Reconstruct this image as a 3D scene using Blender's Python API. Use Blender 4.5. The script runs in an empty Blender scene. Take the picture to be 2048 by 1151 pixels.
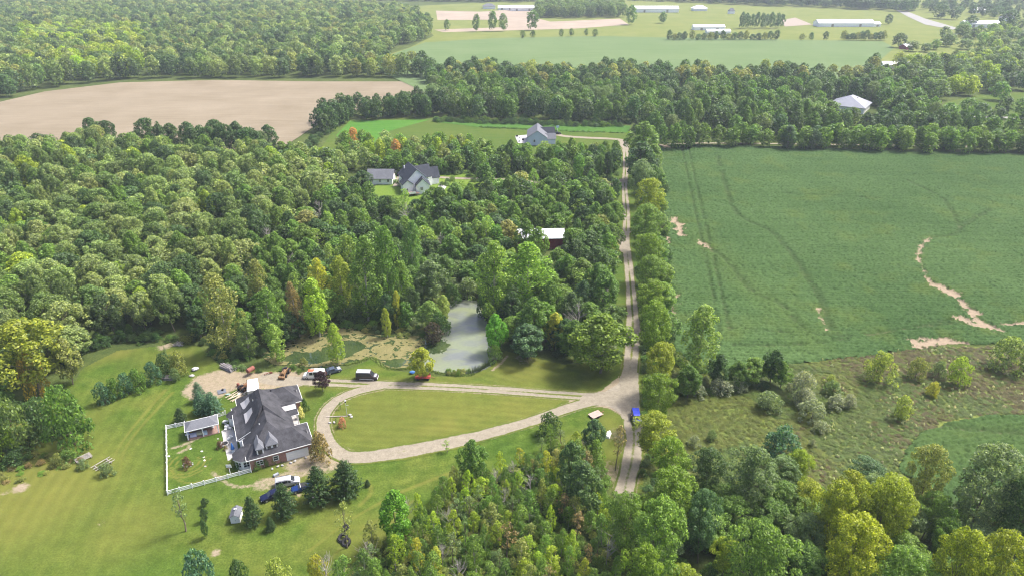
import bpy, math, random
import numpy as np
from mathutils import Vector, Matrix
R = math.radians
S = bpy.context.scene
COL = S.collection

# ------------------------------------------------------------------ camera
PITCH, FOC, CAMH = R(26.5), 1365.0, 100.0
cam_d = bpy.data.cameras.new('camera'); cam = bpy.data.objects.new('camera', cam_d)
COL.objects.link(cam); S.camera = cam
cam.location = (0, 0, CAMH); cam.rotation_euler = (R(90) - PITCH, 0, 0)
cam_d.sensor_width = 36; cam_d.lens = 24; cam_d.clip_start = 1; cam_d.clip_end = 9000

# ------------------------------------------------------------------ light
SUN_AZ, SUN_EL = R(64), R(56)          # azimuth from +Y towards +X
w = bpy.data.worlds.new('World'); S.world = w; w.use_nodes = True
nt = w.node_tree; bg = nt.nodes['Background']
sky = nt.nodes.new('ShaderNodeTexSky'); sky.sky_type = 'NISHITA'; sky.sun_disc = False
sky.sun_elevation = SUN_EL; sky.sun_rotation = SUN_AZ
sky.air_density = .55; sky.dust_density = 5; sky.ozone_density = 1.0; sky.altitude = 250
nt.links.new(sky.outputs[0], bg.inputs[0]); bg.inputs[1].default_value = 0.15
sun_d = bpy.data.lights.new('sun', 'SUN'); sun_d.energy = 2.7; sun_d.angle = R(11); sun_d.color = (1, .965, .91)
sun = bpy.data.objects.new('sun', sun_d); COL.objects.link(sun)
sd = Vector((math.sin(SUN_AZ) * math.cos(SUN_EL), math.cos(SUN_AZ) * math.cos(SUN_EL), math.sin(SUN_EL)))
sun.rotation_euler = sd.to_track_quat('Z', 'Y').to_euler(); sun.location = (0, 0, 300)
S.view_settings.view_transform = 'Standard'; S.view_settings.look = 'None'
S.view_settings.gamma = 1; S.view_settings.use_curve_mapping = False
S.view_settings.exposure = 1.43
S.render.engine = 'CYCLES'
cy = S.cycles
cy.max_bounces = 5; cy.diffuse_bounces = 3; cy.glossy_bounces = 2; cy.transmission_bounces = 3
cy.transparent_max_bounces = 4; cy.volume_bounces = 0; cy.use_denoising = True; cy.pixel_filter_type = 'BLACKMAN_HARRIS'; cy.filter_width = 1.15
cy.caustics_reflective = False; cy.caustics_refractive = False

# ------------------------------------------------------------------ places: a point of the photograph's ground -> metres
def G(px, py, z=0.0):
    x = (px - 1024) / FOC; y = -(py - 575.5) / FOC
    Y = math.cos(PITCH) + math.sin(PITCH) * y; Z = -math.sin(PITCH) + math.cos(PITCH) * y
    t = (CAMH - z) / (-Z)
    return (x * t, Y * t)
def GP(pts): return np.array([G(*p) for p in pts])
def proj(X, Y, Z):
    dz = Z - CAMH; zc = Y * math.cos(PITCH) - dz * math.sin(PITCH); yc = Y * math.sin(PITCH) + dz * math.cos(PITCH)
    return 1024 + FOC * X / zc, 575.5 - FOC * yc / zc
def scale_at(X, Y): return FOC / (Y * math.cos(PITCH) + CAMH * math.sin(PITCH))
def height_for(X, Y, top):
    k = -(top - 575.5) / FOC   # yc/zc
    # Y*s + dz*c = k*(Y*c - dz*s)
    c, s = math.cos(PITCH), math.sin(PITCH)
    dz = Y * (k * c - s) / (c + k * s)
    return CAMH + dz

# ------------------------------------------------------------------ small maths
def hash2(ix, iy, seed):
    h = (ix.astype(np.int64) * 374761393 + iy.astype(np.int64) * 668265263 + seed * 974711) & 0xffffffff
    h = ((h ^ (h >> 13)) * 1274126177) & 0xffffffff
    return ((h ^ (h >> 16)) & 0xffff) / 65535.0
def vnoise(x, y, sc, seed=1):
    x = x / sc; y = y / sc
    ix = np.floor(x); iy = np.floor(y); fx = x - ix; fy = y - iy
    fx = fx * fx * (3 - 2 * fx); fy = fy * fy * (3 - 2 * fy)
    a = hash2(ix, iy, seed); b = hash2(ix + 1, iy, seed); c = hash2(ix, iy + 1, seed); d = hash2(ix + 1, iy + 1, seed)
    return (a * (1 - fx) + b * fx) * (1 - fy) + (c * (1 - fx) + d * fx) * fy
def fnoise(x, y, sc, seed=1):
    return (vnoise(x, y, sc, seed) + .5 * vnoise(x, y, sc / 2.1, seed + 7) + .25 * vnoise(x, y, sc / 4.3, seed + 13)) / 1.75
def inpoly(x, y, poly):
    r = np.zeros(x.shape, bool); n = len(poly)
    for i in range(n):
        x0, y0 = poly[i]; x1, y1 = poly[(i + 1) % n]
        c = ((y0 > y) != (y1 > y)) & (x < (x1 - x0) * (y - y0) / (y1 - y0 + 1e-12) + x0)
        r ^= c
    return r
def dist_poly(x, y, pts, closed=False):
    d = np.full(x.shape, 1e9); n = len(pts)
    for i in range(n if closed else n - 1):
        ax, ay = pts[i]; bx, by = pts[(i + 1) % n]
        L = (bx - ax) ** 2 + (by - ay) ** 2 + 1e-9
        t = np.clip(((x - ax) * (bx - ax) + (y - ay) * (by - ay)) / L, 0, 1)
        d = np.minimum(d, np.hypot(x - ax - t * (bx - ax), y - ay - t * (by - ay)))
    return d
def smooth_line(pts, n=8):
    pts = [np.array(p, float) for p in pts]; out = []
    P = [2 * pts[0] - pts[1]] + pts + [2 * pts[-1] - pts[-2]]
    for i in range(1, len(P) - 2):
        a, b, c, d = P[i - 1:i + 3]
        for k in range(n):
            t = k / n
            out.append(.5 * ((2 * b) + (c - a) * t + (2 * a - 5 * b + 4 * c - d) * t * t + (3 * b - a - 3 * c + d) * t ** 3))
    out.append(pts[-1]); return np.array(out)

# ------------------------------------------------------------------ materials
def mat(name):
    m = bpy.data.materials.new(name); m.use_nodes = True
    n = m.node_tree.nodes; return m, n, m.node_tree.links, n['Principled BSDF']
def mixc(n, l, fac, a, b, blend='MIX'):
    x = n.new('ShaderNodeMix'); x.data_type = 'RGBA'; x.blend_type = blend
    for s, v in ((0, fac), (6, a), (7, b)):
        if isinstance(v, bpy.types.NodeSocket): l.new(v, x.inputs[s])
        else: x.inputs[s].default_value = v if s == 0 else (*v, 1)
    return x.outputs[2]
def noise(n, l, scale, detail=3, vec=None, rough=.6, dist=0):
    t = n.new('ShaderNodeTexNoise'); t.inputs['Scale'].default_value = scale; t.inputs['Detail'].default_value = detail
    t.inputs['Roughness'].default_value = rough; t.inputs['Distortion'].default_value = dist
    if vec is not None: l.new(vec, t.inputs['Vector'])
    return t.outputs['Fac']
def ramp(n, l, src, stops):
    r = n.new('ShaderNodeValToRGB'); e = r.color_ramp.elements
    e[0].position, e[0].color = stops[0][0], (*stops[0][1], 1); e[1].position, e[1].color = stops[-1][0], (*stops[-1][1], 1)
    for p, c in stops[1:-1]:
        q = e.new(p); q.color = (*c, 1)
    l.new(src, r.inputs[0]); return r.outputs[0]
def rng01(n, l, src, a, b):
    r = n.new('ShaderNodeMapRange'); r.inputs[1].default_value = a; r.inputs[2].default_value = b
    l.new(src, r.inputs[0]); return r.outputs[0]
def pos(n): return n.new('ShaderNodeNewGeometry').outputs['Position']
def stretch(n, l, vec, sx, sy, rz=0):
    m = n.new('ShaderNodeMapping'); m.inputs['Scale'].default_value = (sx, sy, 1); m.inputs['Rotation'].default_value = (0, 0, rz)
    l.new(vec, m.inputs['Vector']); return m.outputs[0]
def attr(n, name, kind='GEOMETRY'):
    a = n.new('ShaderNodeAttribute'); a.attribute_name = name; a.attribute_type = kind; return a
def math_(n, l, op, a, b):
    x = n.new('ShaderNodeMath'); x.operation = op
    for i, v in enumerate((a, b)):
        if isinstance(v, bpy.types.NodeSocket): l.new(v, x.inputs[i])
        else: x.inputs[i].default_value = v
    return x.outputs[0]
def bump(n, l, b, src, strength, dist):
    x = n.new('ShaderNodeBump'); x.inputs['Strength'].default_value = strength; x.inputs['Distance'].default_value = dist
    l.new(src, x.inputs['Height']); l.new(x.outputs[0], b.inputs['Normal'])
MATS = {}
def plain(name, col, rough=.6, metal=0, var=.15, scale=1.5, spec=.4):
    if name in MATS: return MATS[name]
    m, n, l, b = mat(name)
    tc = n.new('ShaderNodeTexCoord').outputs['Object']
    f = noise(n, l, scale, 4, tc)
    lo = tuple(c * (1 - var) for c in col); hi = tuple(min(1, c * (1 + var)) for c in col)
    l.new(ramp(n, l, f, [(.3, lo), (.7, hi)]), b.inputs['Base Color'])
    b.inputs['Roughness'].default_value = rough; b.inputs['Metallic'].default_value = metal
    b.inputs['Specular IOR Level'].default_value = spec
    MATS[name] = m; return m

def leaf_mat(name, instancer=False):
    m, n, l, b = mat(name)
    if instancer: c = attr(n, 'tint', 'INSTANCER').outputs['Color']
    else: c = n.new('ShaderNodeObjectInfo').outputs['Color']
    rnd = n.new('ShaderNodeNewGeometry').outputs['Random Per Island']
    tc = n.new('ShaderNodeTexCoord').outputs['Object']
    c2 = mixc(n, l, 1.0, c, ramp(n, l, rnd, [(0, (.5, .55, .5)), (.5, (1, 1, 1)), (.9, (1.45, 1.4, 1.15)), (1, (2.0, 1.8, 1.25))]), 'MULTIPLY')
    c3 = mixc(n, l, 1.0, c2, ramp(n, l, noise(n, l, 5, 2, tc), [(.3, (.72, .8, .82)), (.7, (1.25, 1.18, 1.0))]), 'MULTIPLY')
    l.new(c3, b.inputs['Base Color']); b.inputs['Roughness'].default_value = .5; b.inputs['Specular IOR Level'].default_value = .35
    tr = n.new('ShaderNodeBsdfTranslucent')
    l.new(mixc(n, l, 1.0, c3, (1.5, 1.6, .8), 'MULTIPLY'), tr.inputs[0])
    mx = n.new('ShaderNodeMixShader'); mx.inputs[0].default_value = .4
    l.new(b.outputs[0], mx.inputs[1]); l.new(tr.outputs[0], mx.inputs[2]); l.new(mx.outputs[0], n['Material Output'].inputs[0])
    return m
M_LEAF = leaf_mat('foliage'); M_LEAFI = leaf_mat('foliage_mass', True)
M_BARK = plain('bark', (.16, .13, .10), .9, var=.3, scale=8)
M_BARKP = plain('pale_bark', (.38, .35, .29), .9, var=.25, scale=8)

# grass colours shared by lawn and the verges of the drives
def grass_color(n, l, P):
    big = noise(n, l, .035, 4, P); mid = noise(n, l, .35, 4, P); fine = noise(n, l, 2.6, 3, P, .75)
    c = ramp(n, l, big, [(.30, (0.0335, 0.0725, 0.0112)), (.5, (0.0577, 0.0958, 0.0158)), (.68, (0.0930, 0.1135, 0.0233))])
    c = mixc(n, l, 1, c, ramp(n, l, mid, [(.25, (.64, .72, .6)), (.75, (1.32, 1.22, 1.22))]), 'MULTIPLY')
    return mixc(n, l, 1, c, ramp(n, l, fine, [(.2, (.5, .56, .5)), (.8, (1.5, 1.42, 1.5))]), 'MULTIPLY'), fine
def soil_color(n, l, P, base=(0.2372, 0.1953, 0.1376)):
    a = noise(n, l, .9, 5, P, .7); f = noise(n, l, 5, 3, P, .8)
    c = ramp(n, l, a, [(.25, tuple(x * .78 for x in base)), (.75, tuple(x * 1.2 for x in base))])
    return mixc(n, l, 1, c, ramp(n, l, f, [(.25, (.72, .72, .72)), (.75, (1.2, 1.2, 1.18))]), 'MULTIPLY')
def ground_mix(name, soil=(0.2372, 0.1953, 0.1376)):
    # attributes: dirt (bare earth), dry (yellowed), mow (mowing stripe, bent blades)
    m, n, l, b = mat(name); P = pos(n)
    g, fine = grass_color(n, l, P)
    g = mixc(n, l, math_(n, l, 'MULTIPLY', attr(n, 'dry').outputs['Fac'], .8), g, (0.1442, 0.1348, 0.0326))
    mow = attr(n, 'mow').outputs['Fac']
    g = mixc(n, l, 1, g, ramp(n, l, mow, [(0, (.88, .9, .88)), (1, (1.14, 1.1, 1.1))]), 'MULTIPLY')
    d = math_(n, l, 'ADD', attr(n, 'dirt').outputs['Fac'], math_(n, l, 'MULTIPLY', math_(n, l, 'SUBTRACT', noise(n, l, 1.1, 5, P, .8), .5), 1.1))
    d = rng01(n, l, d, .38, .68)
    l.new(mixc(n, l, d, g, soil_color(n, l, P, soil)), b.inputs['Base Color'])
    b.inputs['Roughness'].default_value = 1; b.inputs['Specular IOR Level'].default_value = .04
    bump(n, l, b, fine, .5, .12)
    return m
M_LAWN = ground_mix('mown_grass'); M_DRIVE = ground_mix('gravel_and_grass', (0.222, 0.196, 0.152))

def field_mat(name, lo, hi, streak=(0, 1, 1), var=.2, sc=.03):
    m, n, l, b = mat(name); P = pos(n)
    st = stretch(n, l, P, streak[1], streak[2], streak[0])
    a = noise(n, l, sc, 4, P); s = noise(n, l, .5, 4, st, .65); f = noise(n, l, 2.2, 3, P, .7)
    c = ramp(n, l, math_(n, l, 'ADD', math_(n, l, 'MULTIPLY', a, .5), math_(n, l, 'MULTIPLY', s, .5)), [(.33, lo), (.67, hi)])
    c = mixc(n, l, 1, c, ramp(n, l, f, [(.25, (1 - var,) * 3), (.75, (1 + var,) * 3)]), 'MULTIPLY')
    l.new(c, b.inputs['Base Color']); b.inputs['Roughness'].default_value = 1; b.inputs['Specular IOR Level'].default_value = .03
    bump(n, l, b, f, .6, .2); return m
M_FLOOR = field_mat('rough_undergrowth_floor', (.035, .055, .016), (.085, .105, .03), var=.35, sc=.05)
M_TAN = field_mat('ripe_tan_crop', (0.1535, 0.1256, 0.0837), (0.2185, 0.1832, 0.1321), (R(3), .06, 1.2), .12)
M_PAST = field_mat('pasture_grass', (0.0930, 0.1256, 0.0279), (0.1581, 0.1674, 0.0512), (R(2), .15, .8), .2)  # pale grass; sunlight on the far fields is put into this colour
M_FARLAWN = field_mat('far_meadow_grass', (0.0437, 0.0884, 0.0158), (0.0837, 0.1070, 0.0233), (R(-8), .12, .8), .25)
M_FARBEAN = field_mat('far_bean_rows', (0.0791, 0.1256, 0.0465), (0.1163, 0.1581, 0.0698), (R(3), .05, .9), .15, .012)
M_WEED = field_mat('rank_meadow_floor', (.098, .115, .034), (.13, .165, .036), (0, .8, .8), .4, .06)
M_GRAV = plain('pale_gravel', (0.222, 0.196, 0.152), .95, var=.25, scale=.8)
M_DIRT = plain('bare_earth', (.4, .31, .23), .95, var=.25, scale=.3)
M_CONC = plain('patio_concrete', (.36, .35, .34), .9, var=.2, scale=.7)
M_WHITE = plain('white_paint', (.74, .74, .72), .5, var=.06)
M_WALLW = plain('white_siding', (.84, .84, .83), .6, var=.05, scale=.6)
M_SIDEB = plain('pale_blue_siding', (.5, .55, .64), .6, var=.06, scale=.6)
M_METALW = plain('white_metal_roof', (.62, .63, .66), .4, .0, .05, .2)
M_METALG = plain('grey_metal_roof', (.21, .22, .26), .4, .0, .08, .2)
M_RED = plain('red_siding', (.2, .018, .028), .7, var=.25)
M_GLASS = plain('window_glass', (.025, .03, .035), .08, var=.3, scale=.4, spec=.6)
M_TYRE = plain('black_rubber', (.018, .018, .02), .8, var=.2)
M_RIM = plain('wheel_metal', (.45, .45, .46), .35, .6, .1)
M_CHROME = plain('pale_trim', (.6, .6, .6), .3, .3, .05)
M_WOOD = plain('weathered_timber', (.28, .25, .22), .9, var=.3, scale=4)
M_WOODP = plain('pale_timber', (.45, .38, .29), .9, var=.25, scale=4)
M_RUST = plain('rusty_orange_paint', (.15, .075, .035), .7, var=.35, scale=2)
M_RUSTR = plain('rusty_red_steel', (.2, .07, .05), .8, var=.3, scale=3)
M_STONE = plain('grey_stone', (.33, .32, .31), .95, var=.3, scale=2)
def roof_mat(name, col, streak=.35):
    m, n, l, b = mat(name); tc = n.new('ShaderNodeTexCoord').outputs['Object']
    wv = n.new('ShaderNodeTexWave'); wv.wave_type = 'BANDS'; wv.bands_direction = 'Z'
    wv.inputs['Scale'].default_value = 5.5; wv.inputs['Distortion'].default_value = 1.5; wv.inputs['Detail'].default_value = 2
    l.new(tc, wv.inputs[0])
    a = noise(n, l, .55, 5, tc, .7); f = noise(n, l, 6, 3, tc, .7)
    c = ramp(n, l, a, [(.3, tuple(x * (1 - streak) for x in col)), (.7, tuple(x * (1 + streak) for x in col))])
    c = mixc(n, l, 1, c, ramp(n, l, f, [(.3, (.78,) * 3), (.7, (1.2,) * 3)]), 'MULTIPLY')
    c = mixc(n, l, .35, c, mixc(n, l, 1, c, ramp(n, l, wv.outputs['Fac'], [(0, (.6,) * 3), (1, (1.25,) * 3)]), 'MULTIPLY'))
    l.new(c, b.inputs['Base Color']); b.inputs['Roughness'].default_value = .8; b.inputs['Specular IOR Level'].default_value = .2
    bump(n, l, b, wv.outputs['Fac'], .3, .03); return m
M_SHING = roof_mat('dark_shingle', (.046, .046, .052), .5); M_SHINGL = roof_mat('grey_shingle', (.12, .125, .14), .15)
M_SHINGN = roof_mat('navy_shingle', (.035, .04, .052), .2)
def brick_mat():
    m, n, l, b = mat('red_brick'); tc = n.new('ShaderNodeTexCoord').outputs['Object']
    br = n.new('ShaderNodeTexBrick'); br.inputs['Scale'].default_value = 4
    br.inputs[1].default_value = (.36, .17, .12, 1); br.inputs[2].default_value = (.28, .12, .09, 1); br.inputs[3].default_value = (.36, .3, .26, 1)
    mp = n.new('ShaderNodeMapping'); mp.inputs['Rotation'].default_value = (R(90), 0, 0); l.new(tc, mp.inputs[0]); l.new(mp.outputs[0], br.inputs[0])
    c = mixc(n, l, 1, br.outputs[0], ramp(n, l, noise(n, l, 1.2, 4, tc), [(.3, (.75,) * 3), (.7, (1.25,) * 3)]), 'MULTIPLY')
    l.new(c, b.inputs['Base Color']); b.inputs['Roughness'].default_value = .9; return m
M_BRICK = brick_mat()
def paint(name, col, metal=.2): return plain(name, col, .25, metal, .04, 1, .6)

# ------------------------------------------------------------------ mesh builder
class MB:
    def __init__(s): s.v = []; s.f = []
    def add(s, vs, fs):
        o = len(s.v); s.v += [tuple(map(float, p)) for p in vs]; s.f += [tuple(i + o for i in f) for f in fs]; return s
    def box(s, c, d, rz=0, taper=1.0, ry=0, rx=0):
        x, y, z = (k / 2 for k in d); vs = []
        for dz, t in ((-z, 1), (z, taper)):
            for a, b in ((-1, -1), (1, -1), (1, 1), (-1, 1)): vs.append((a * x * t, b * y * t, dz))
        if rz or ry or rx:
            M = Matrix.Rotation(rz, 3, 'Z') @ Matrix.Rotation(ry, 3, 'Y') @ Matrix.Rotation(rx, 3, 'X'); vs = [M @ Vector(p) for p in vs]
        return s.add([(p[0] + c[0], p[1] + c[1], p[2] + c[2]) for p in vs], [(0, 3, 2, 1), (4, 5, 6, 7), (0, 1, 5, 4), (1, 2, 6, 5), (2, 3, 7, 6), (3, 0, 4, 7)])
    def bar(s, a, b, w, h=None):
        a = Vector(a); b = Vector(b); d = b - a; L = d.length; h = h or w
        q = d.to_track_quat('X', 'Z').to_matrix(); vs = []
        for x in (0, L):
            for y, z in ((-w / 2, -h / 2), (w / 2, -h / 2), (w / 2, h / 2), (-w / 2, h / 2)): vs.append(a + q @ Vector((x, y, z)))
        return s.add(vs, [(0, 3, 2, 1), (4, 5, 6, 7), (0, 1, 5, 4), (1, 2, 6, 5), (2, 3, 7, 6), (3, 0, 4, 7)])
    def tube(s, pts, rad, n=6):
        pts = [Vector(p) for p in pts]; rs = rad if hasattr(rad, '__len__') else [rad] * len(pts); vs = []
        for i, p in enumerate(pts):
            d = (pts[min(i + 1, len(pts) - 1)] - pts[max(i - 1, 0)]); q = d.to_track_quat('Z', 'X').to_matrix()
            for k in range(n):
                a = 2 * math.pi * k / n; vs.append(p + q @ Vector((math.cos(a) * rs[i], math.sin(a) * rs[i], 0)))
        fs = [(i * n + k, i * n + (k + 1) % n, (i + 1) * n + (k + 1) % n, (i + 1) * n + k) for i in range(len(pts) - 1) for k in range(n)]
        fs.append(tuple(range(n))[::-1]); fs.append(tuple(range((len(pts) - 1) * n, len(pts) * n)))
        return s.add(vs, fs)
    def prism(s, poly, z0, z1):
        n = len(poly)
        return s.add([(x, y, z0) for x, y in poly] + [(x, y, z1) for x, y in poly],
                     [tuple(range(n))[::-1], tuple(range(n, 2 * n))] + [(i, (i + 1) % n, n + (i + 1) % n, n + i) for i in range(n)])
    def extrude_y(s, prof, y0, y1):
        n = len(prof)
        return s.add([(x, y0, z) for x, z in prof] + [(x, y1, z) for x, z in prof],
                     [tuple(range(n)), tuple(range(n, 2 * n))[::-1]] + [(i, n + i, n + (i + 1) % n, (i + 1) % n) for i in range(n)])
    def blob(s, c, d, seed=0, n=8, m=5, j=.15):
        r = random.Random(seed); vs = [(c[0], c[1], c[2] - d[2] / 2)]
        for i in range(1, m):
            t = math.pi * i / m
            for k in range(n):
                a = 2 * math.pi * k / n; q = 1 + r.uniform(-j, j)
                vs.append((c[0] + d[0] / 2 * math.sin(t) * math.cos(a) * q, c[1] + d[1] / 2 * math.sin(t) * math.sin(a) * q, c[2] - d[2] / 2 * math.cos(t) * q))
        vs.append((c[0], c[1], c[2] + d[2] / 2)); e = len(vs) - 1
        fs = [(0, 1 + (k + 1) % n, 1 + k) for k in range(n)]
        for i in range(m - 2):
            for k in range(n): fs.append((1 + i * n + k, 1 + i * n + (k + 1) % n, 1 + (i + 1) * n + (k + 1) % n, 1 + (i + 1) * n + k))
        fs += [(e, 1 + (m - 2) * n + k, 1 + (m - 2) * n + (k + 1) % n) for k in range(n)]
        return s.add(vs, fs)
    def mesh(s, name, m):
        me = bpy.data.meshes.new(name); me.from_pydata(s.v, [], s.f); me.materials.append(m); me.validate(); return me
    def build(s, name, m, parent=None, bevel=0, loc=None, rz=0, smooth=False):
        me = s.mesh(name, m)
        if smooth: me.polygons.foreach_set('use_smooth', [True] * len(me.polygons))
        return put(name, me, parent, loc, rz, bevel)
def put(name, me, parent=None, loc=None, rz=0, bevel=0):
    o = bpy.data.objects.new(name, me); COL.objects.link(o)
    if parent: o.parent = parent
    if loc: o.location = loc
    if rz: o.rotation_euler.z = rz
    if bevel:
        b = o.modifiers.new('bevel', 'BEVEL'); b.width = bevel; b.segments = 2; b.limit_method = 'ANGLE'
    return o
def np_mesh(name, V, F, m, attrs=None, smooth=False):
    V = np.asarray(V, np.float32); F = np.asarray(F, np.int32); k = F.shape[1]
    me = bpy.data.meshes.new(name); me.vertices.add(len(V)); me.vertices.foreach_set('co', V.ravel())
    me.loops.add(F.size); me.loops.foreach_set('vertex_index', F.ravel())
    me.polygons.add(len(F)); me.polygons.foreach_set('loop_start', np.arange(len(F), dtype=np.int32) * k)
    me.polygons.foreach_set('loop_total', np.full(len(F), k, np.int32))
    if smooth: me.polygons.foreach_set('use_smooth', np.ones(len(F), bool))
    me.update(calc_edges=True); me.materials.append(m)
    for nme, val in (attrs or {}).items():
        a = me.attributes.new(nme, 'FLOAT', 'POINT'); a.data.foreach_set('value', np.asarray(val, np.float32))
    return me
def tag(o, label=None, cat=None, group=None, kind=None):
    for k, v in (('label', label), ('category', cat), ('group', group), ('kind', kind)):
        if v: o[k] = v
    return o
def thing(name, loc, rz=0, label=None, cat=None, group=None):
    o = bpy.data.objects.new(name, None); COL.objects.link(o); o.location = (*loc, 0) if len(loc) == 2 else loc
    o.rotation_euler.z = rz; o.empty_display_size = .5
    return tag(o, label, cat, group)
def copy_tree(o, loc, rz, label=None, group=None, sc=None):
    c = o.copy(); COL.objects.link(c); c.location = loc; c.rotation_euler.z = rz
    if sc: c.scale = sc
    if label: c['label'] = label
    if group: c['group'] = group
    for ch in o.children:
        d = ch.copy(); COL.objects.link(d); d.parent = c
        for g in ch.children:
            e = g.copy(); COL.objects.link(e); e.parent = d
    return c
HAZE = 0.00012
# ================================================================== THE SETTING
def sheet(name, pts, z, m, kind='structure', sub=None):
    P = GP(pts); mb = MB(); mb.add([(x, y, z) for x, y in P], [tuple(range(len(P)))[::-1]])
    me = mb.mesh(name, m)
    o = put(name, me); tag(o, kind=kind); return o
mb = MB(); mb.add([(-3200, -500, 0), (3200, -500, 0), (3200, 5200, 0), (-3200, 5200, 0)], [(0, 1, 2, 3)])
tag(mb.build('ground', M_FLOOR), kind='structure')

TAN = [(-260, 250), (0, 205), (90, 184), (240, 166), (430, 161), (640, 164), (850, 164), (853, 185), (848, 202), (710, 222), (640, 247), (575, 290), (420, 318), (-260, 330)]
sheet('tan_crop_field', TAN, .30, M_TAN)
FARB = [(750, 140), (768, 116), (800, 104), (850, 86), (1000, 77), (1200, 73.5), (1480, 79), (1765, 84), (1790, 97), (1772, 115), (1745, 135), (1700, 190), (860, 190)]
sheet('far_bean_field', FARB, .5, M_FARBEAN)
PASTURE = [(760, 150), (770, 112), (820, 95), (868, 72), (800, 14), (1000, 4), (1500, -8), (2300, -12), (2300, 70), (1990, 120), (1860, 175), (1640, 165)]
sheet('pasture', PASTURE, .08, M_PAST)
sheet('stubble_strip', [(872, 22), (960, 24), (1075, 17), (1070, 36), (1100, 44), (1240, 38), (1258, 50), (1150, 58), (1000, 62), (885, 65), (868, 60), (1010, 55), (1012, 40), (875, 41)], .16, plain('bare_stubble', (.24, .19, .14), .95, scale=.03))
MEADOW = [(640, 300), (668, 258), (692, 240), (860, 236), (1000, 244), (1262, 258), (1262, 380), (900, 360), (760, 330)]
sheet('far_meadow', MEADOW, .07, M_FARLAWN)
STRIP = [(672, 272), (700, 242), (860, 240), (780, 262), (758, 288), (690, 285)]
sheet('green_plot', STRIP, .12, field_mat('short_green_crop', (.04, .12, .018), (.08, .17, .025), (R(-20), .1, .8), .2))
sheet('hay_plot', [(1262, 252), (1255, 266), (1130, 263), (960, 255), (860, 243), (1000, 246)], .13, field_mat('tall_green_crop', (.04, .1, .02), (.065, .135, .025), (0, .1, .8), .3))
BACKYARD = [(960, 300), (955, 262), (1060, 264), (1130, 272), (1240, 290), (1245, 320), (1100, 330), (1000, 320)]
sheet('back_lawn', BACKYARD, .15, M_FARLAWN)
sheet('farmhouse_lawn', [(735, 395), (770, 345), (880, 340), (960, 350), (985, 372), (960, 410), (890, 440), (780, 440)], .12, field_mat('farmhouse_grass', (.085, .15, .02), (.12, .17, .03), (0, .5, .9), .2))
sheet('lane_verge', [(1200, 740), (1215, 560), (1220, 420), (1212, 300), (1275, 300), (1290, 500), (1300, 760)], .05, M_FARLAWN)
WEEDP = [(1270, 1010), (1265, 730), (1340, 700), (1400, 735), (1580, 728), (1700, 712), (1850, 695), (2150, 690), (2150, 1000), (1850, 1010), (1500, 1010)]
sheet('rank_meadow', WEEDP, .04, M_WEED)

# ---- soybeans: a canopy of clumps with rows, wheel tracks, washed-out gullies and bare soil
def bean_field(name, poly, bare, tracks, row_ang, cell=.45, thin=None):
    P = GP(poly); x0, y0 = P.min(0); x1, y1 = P.max(0); x1 = min(x1, 330)
    nx = int((x1 - x0) / cell) + 1; ny = int((y1 - y0) / cell) + 1
    gx, gy = np.meshgrid(x0 + np.arange(nx) * cell, y0 + np.arange(ny) * cell)
    rs = np.random.RandomState(5); gx = gx + rs.uniform(-.2, .2, gx.shape); gy = gy + rs.uniform(-.2, .2, gy.shape)
    edge = dist_poly(gx, gy, P, True); ins = inpoly(gx, gy, P)
    edge = np.where(ins, edge, -edge) + 2.2 * (fnoise(gx, gy, 5, 3) - .5)
    ca, sa = math.cos(row_ang), math.sin(row_ang); q = -gx * sa + gy * ca + 1.2 * fnoise(gx, gy, 30, 9)
    z = .55 + .2 * np.sin(q * 2 * math.pi / 1.5) + rs.uniform(-.3, .3, gx.shape) + .25 * (fnoise(gx, gy, 2.2, 4) - .5)
    soil = np.zeros(gx.shape); gap_shade = np.zeros(gx.shape); halo = np.zeros(gx.shape)
    for pts, wd in bare:
        d = dist_poly(gx, gy, smooth_line(GP(pts), 5)); nn = fnoise(gx, gy, 2.5, 21) - .45
        so_ = np.clip((wd * (1 + 2.6 * nn) * (.8 + .6 * fnoise(gx, gy, 8, 27)) - d) / 1.6, 0, 1); so_ = np.where((so_ > 0) & (so_ < 1), so_ + rs.uniform(-.4, .3, gx.shape), so_)
        soil = np.maximum(soil, np.clip(so_, 0, 1)); halo = np.maximum(halo, np.clip(1.2 - d / (wd + 3), 0, 1))
    for pts, wd in tracks:
        d = dist_poly(gx, gy, smooth_line(GP(pts), 5)) + 1.1 * (fnoise(gx, gy, 2.5, 31) - .5)
        g_ = np.clip(1.3 - d / (wd * 1.5), 0, 1) * (fnoise(gx, gy, 4, 33) > .33); z -= .42 * g_; gap_shade = np.maximum(gap_shade, g_)
    z = np.where(soil > .35, .06, z); soil = np.maximum(soil, np.clip((.12 - z) * 4, 0, .25))
    z = np.maximum(z, .05) * np.clip(edge / .8, .05, 1)
    idx = np.arange(nx * ny).reshape(ny, nx)
    F = np.stack([idx[:-1, :-1], idx[:-1, 1:], idx[1:, 1:], idx[1:, :-1]], -1).reshape(-1, 4)
    keep = (edge.ravel()[F] > 0).all(1); F = F[keep]
    V = np.stack([gx.ravel(), gy.ravel(), z.ravel() + .03], 1)
    weak = np.clip(soil * .6 + halo * .7 * (fnoise(gx, gy, 3, 52) > .4) + (fnoise(gx, gy, 9, 41) - .56) * 3, 0, 1)
    if thin is not None:
        weak = np.clip(weak + np.clip(1 - dist_poly(gx, gy, smooth_line(GP(thin), 4)) / 9, 0, 1) * .5, 0, 1)
    used = np.unique(F); rm = np.full(nx * ny, -1); rm[used] = np.arange(len(used))
    me = np_mesh(name, V[used], rm[F], M_BEAN, dict(soil=soil.ravel()[used], weak=weak.ravel()[used], gap_shade=gap_shade.ravel()[used]))
    return tag(put(name, me), kind='stuff')
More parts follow.
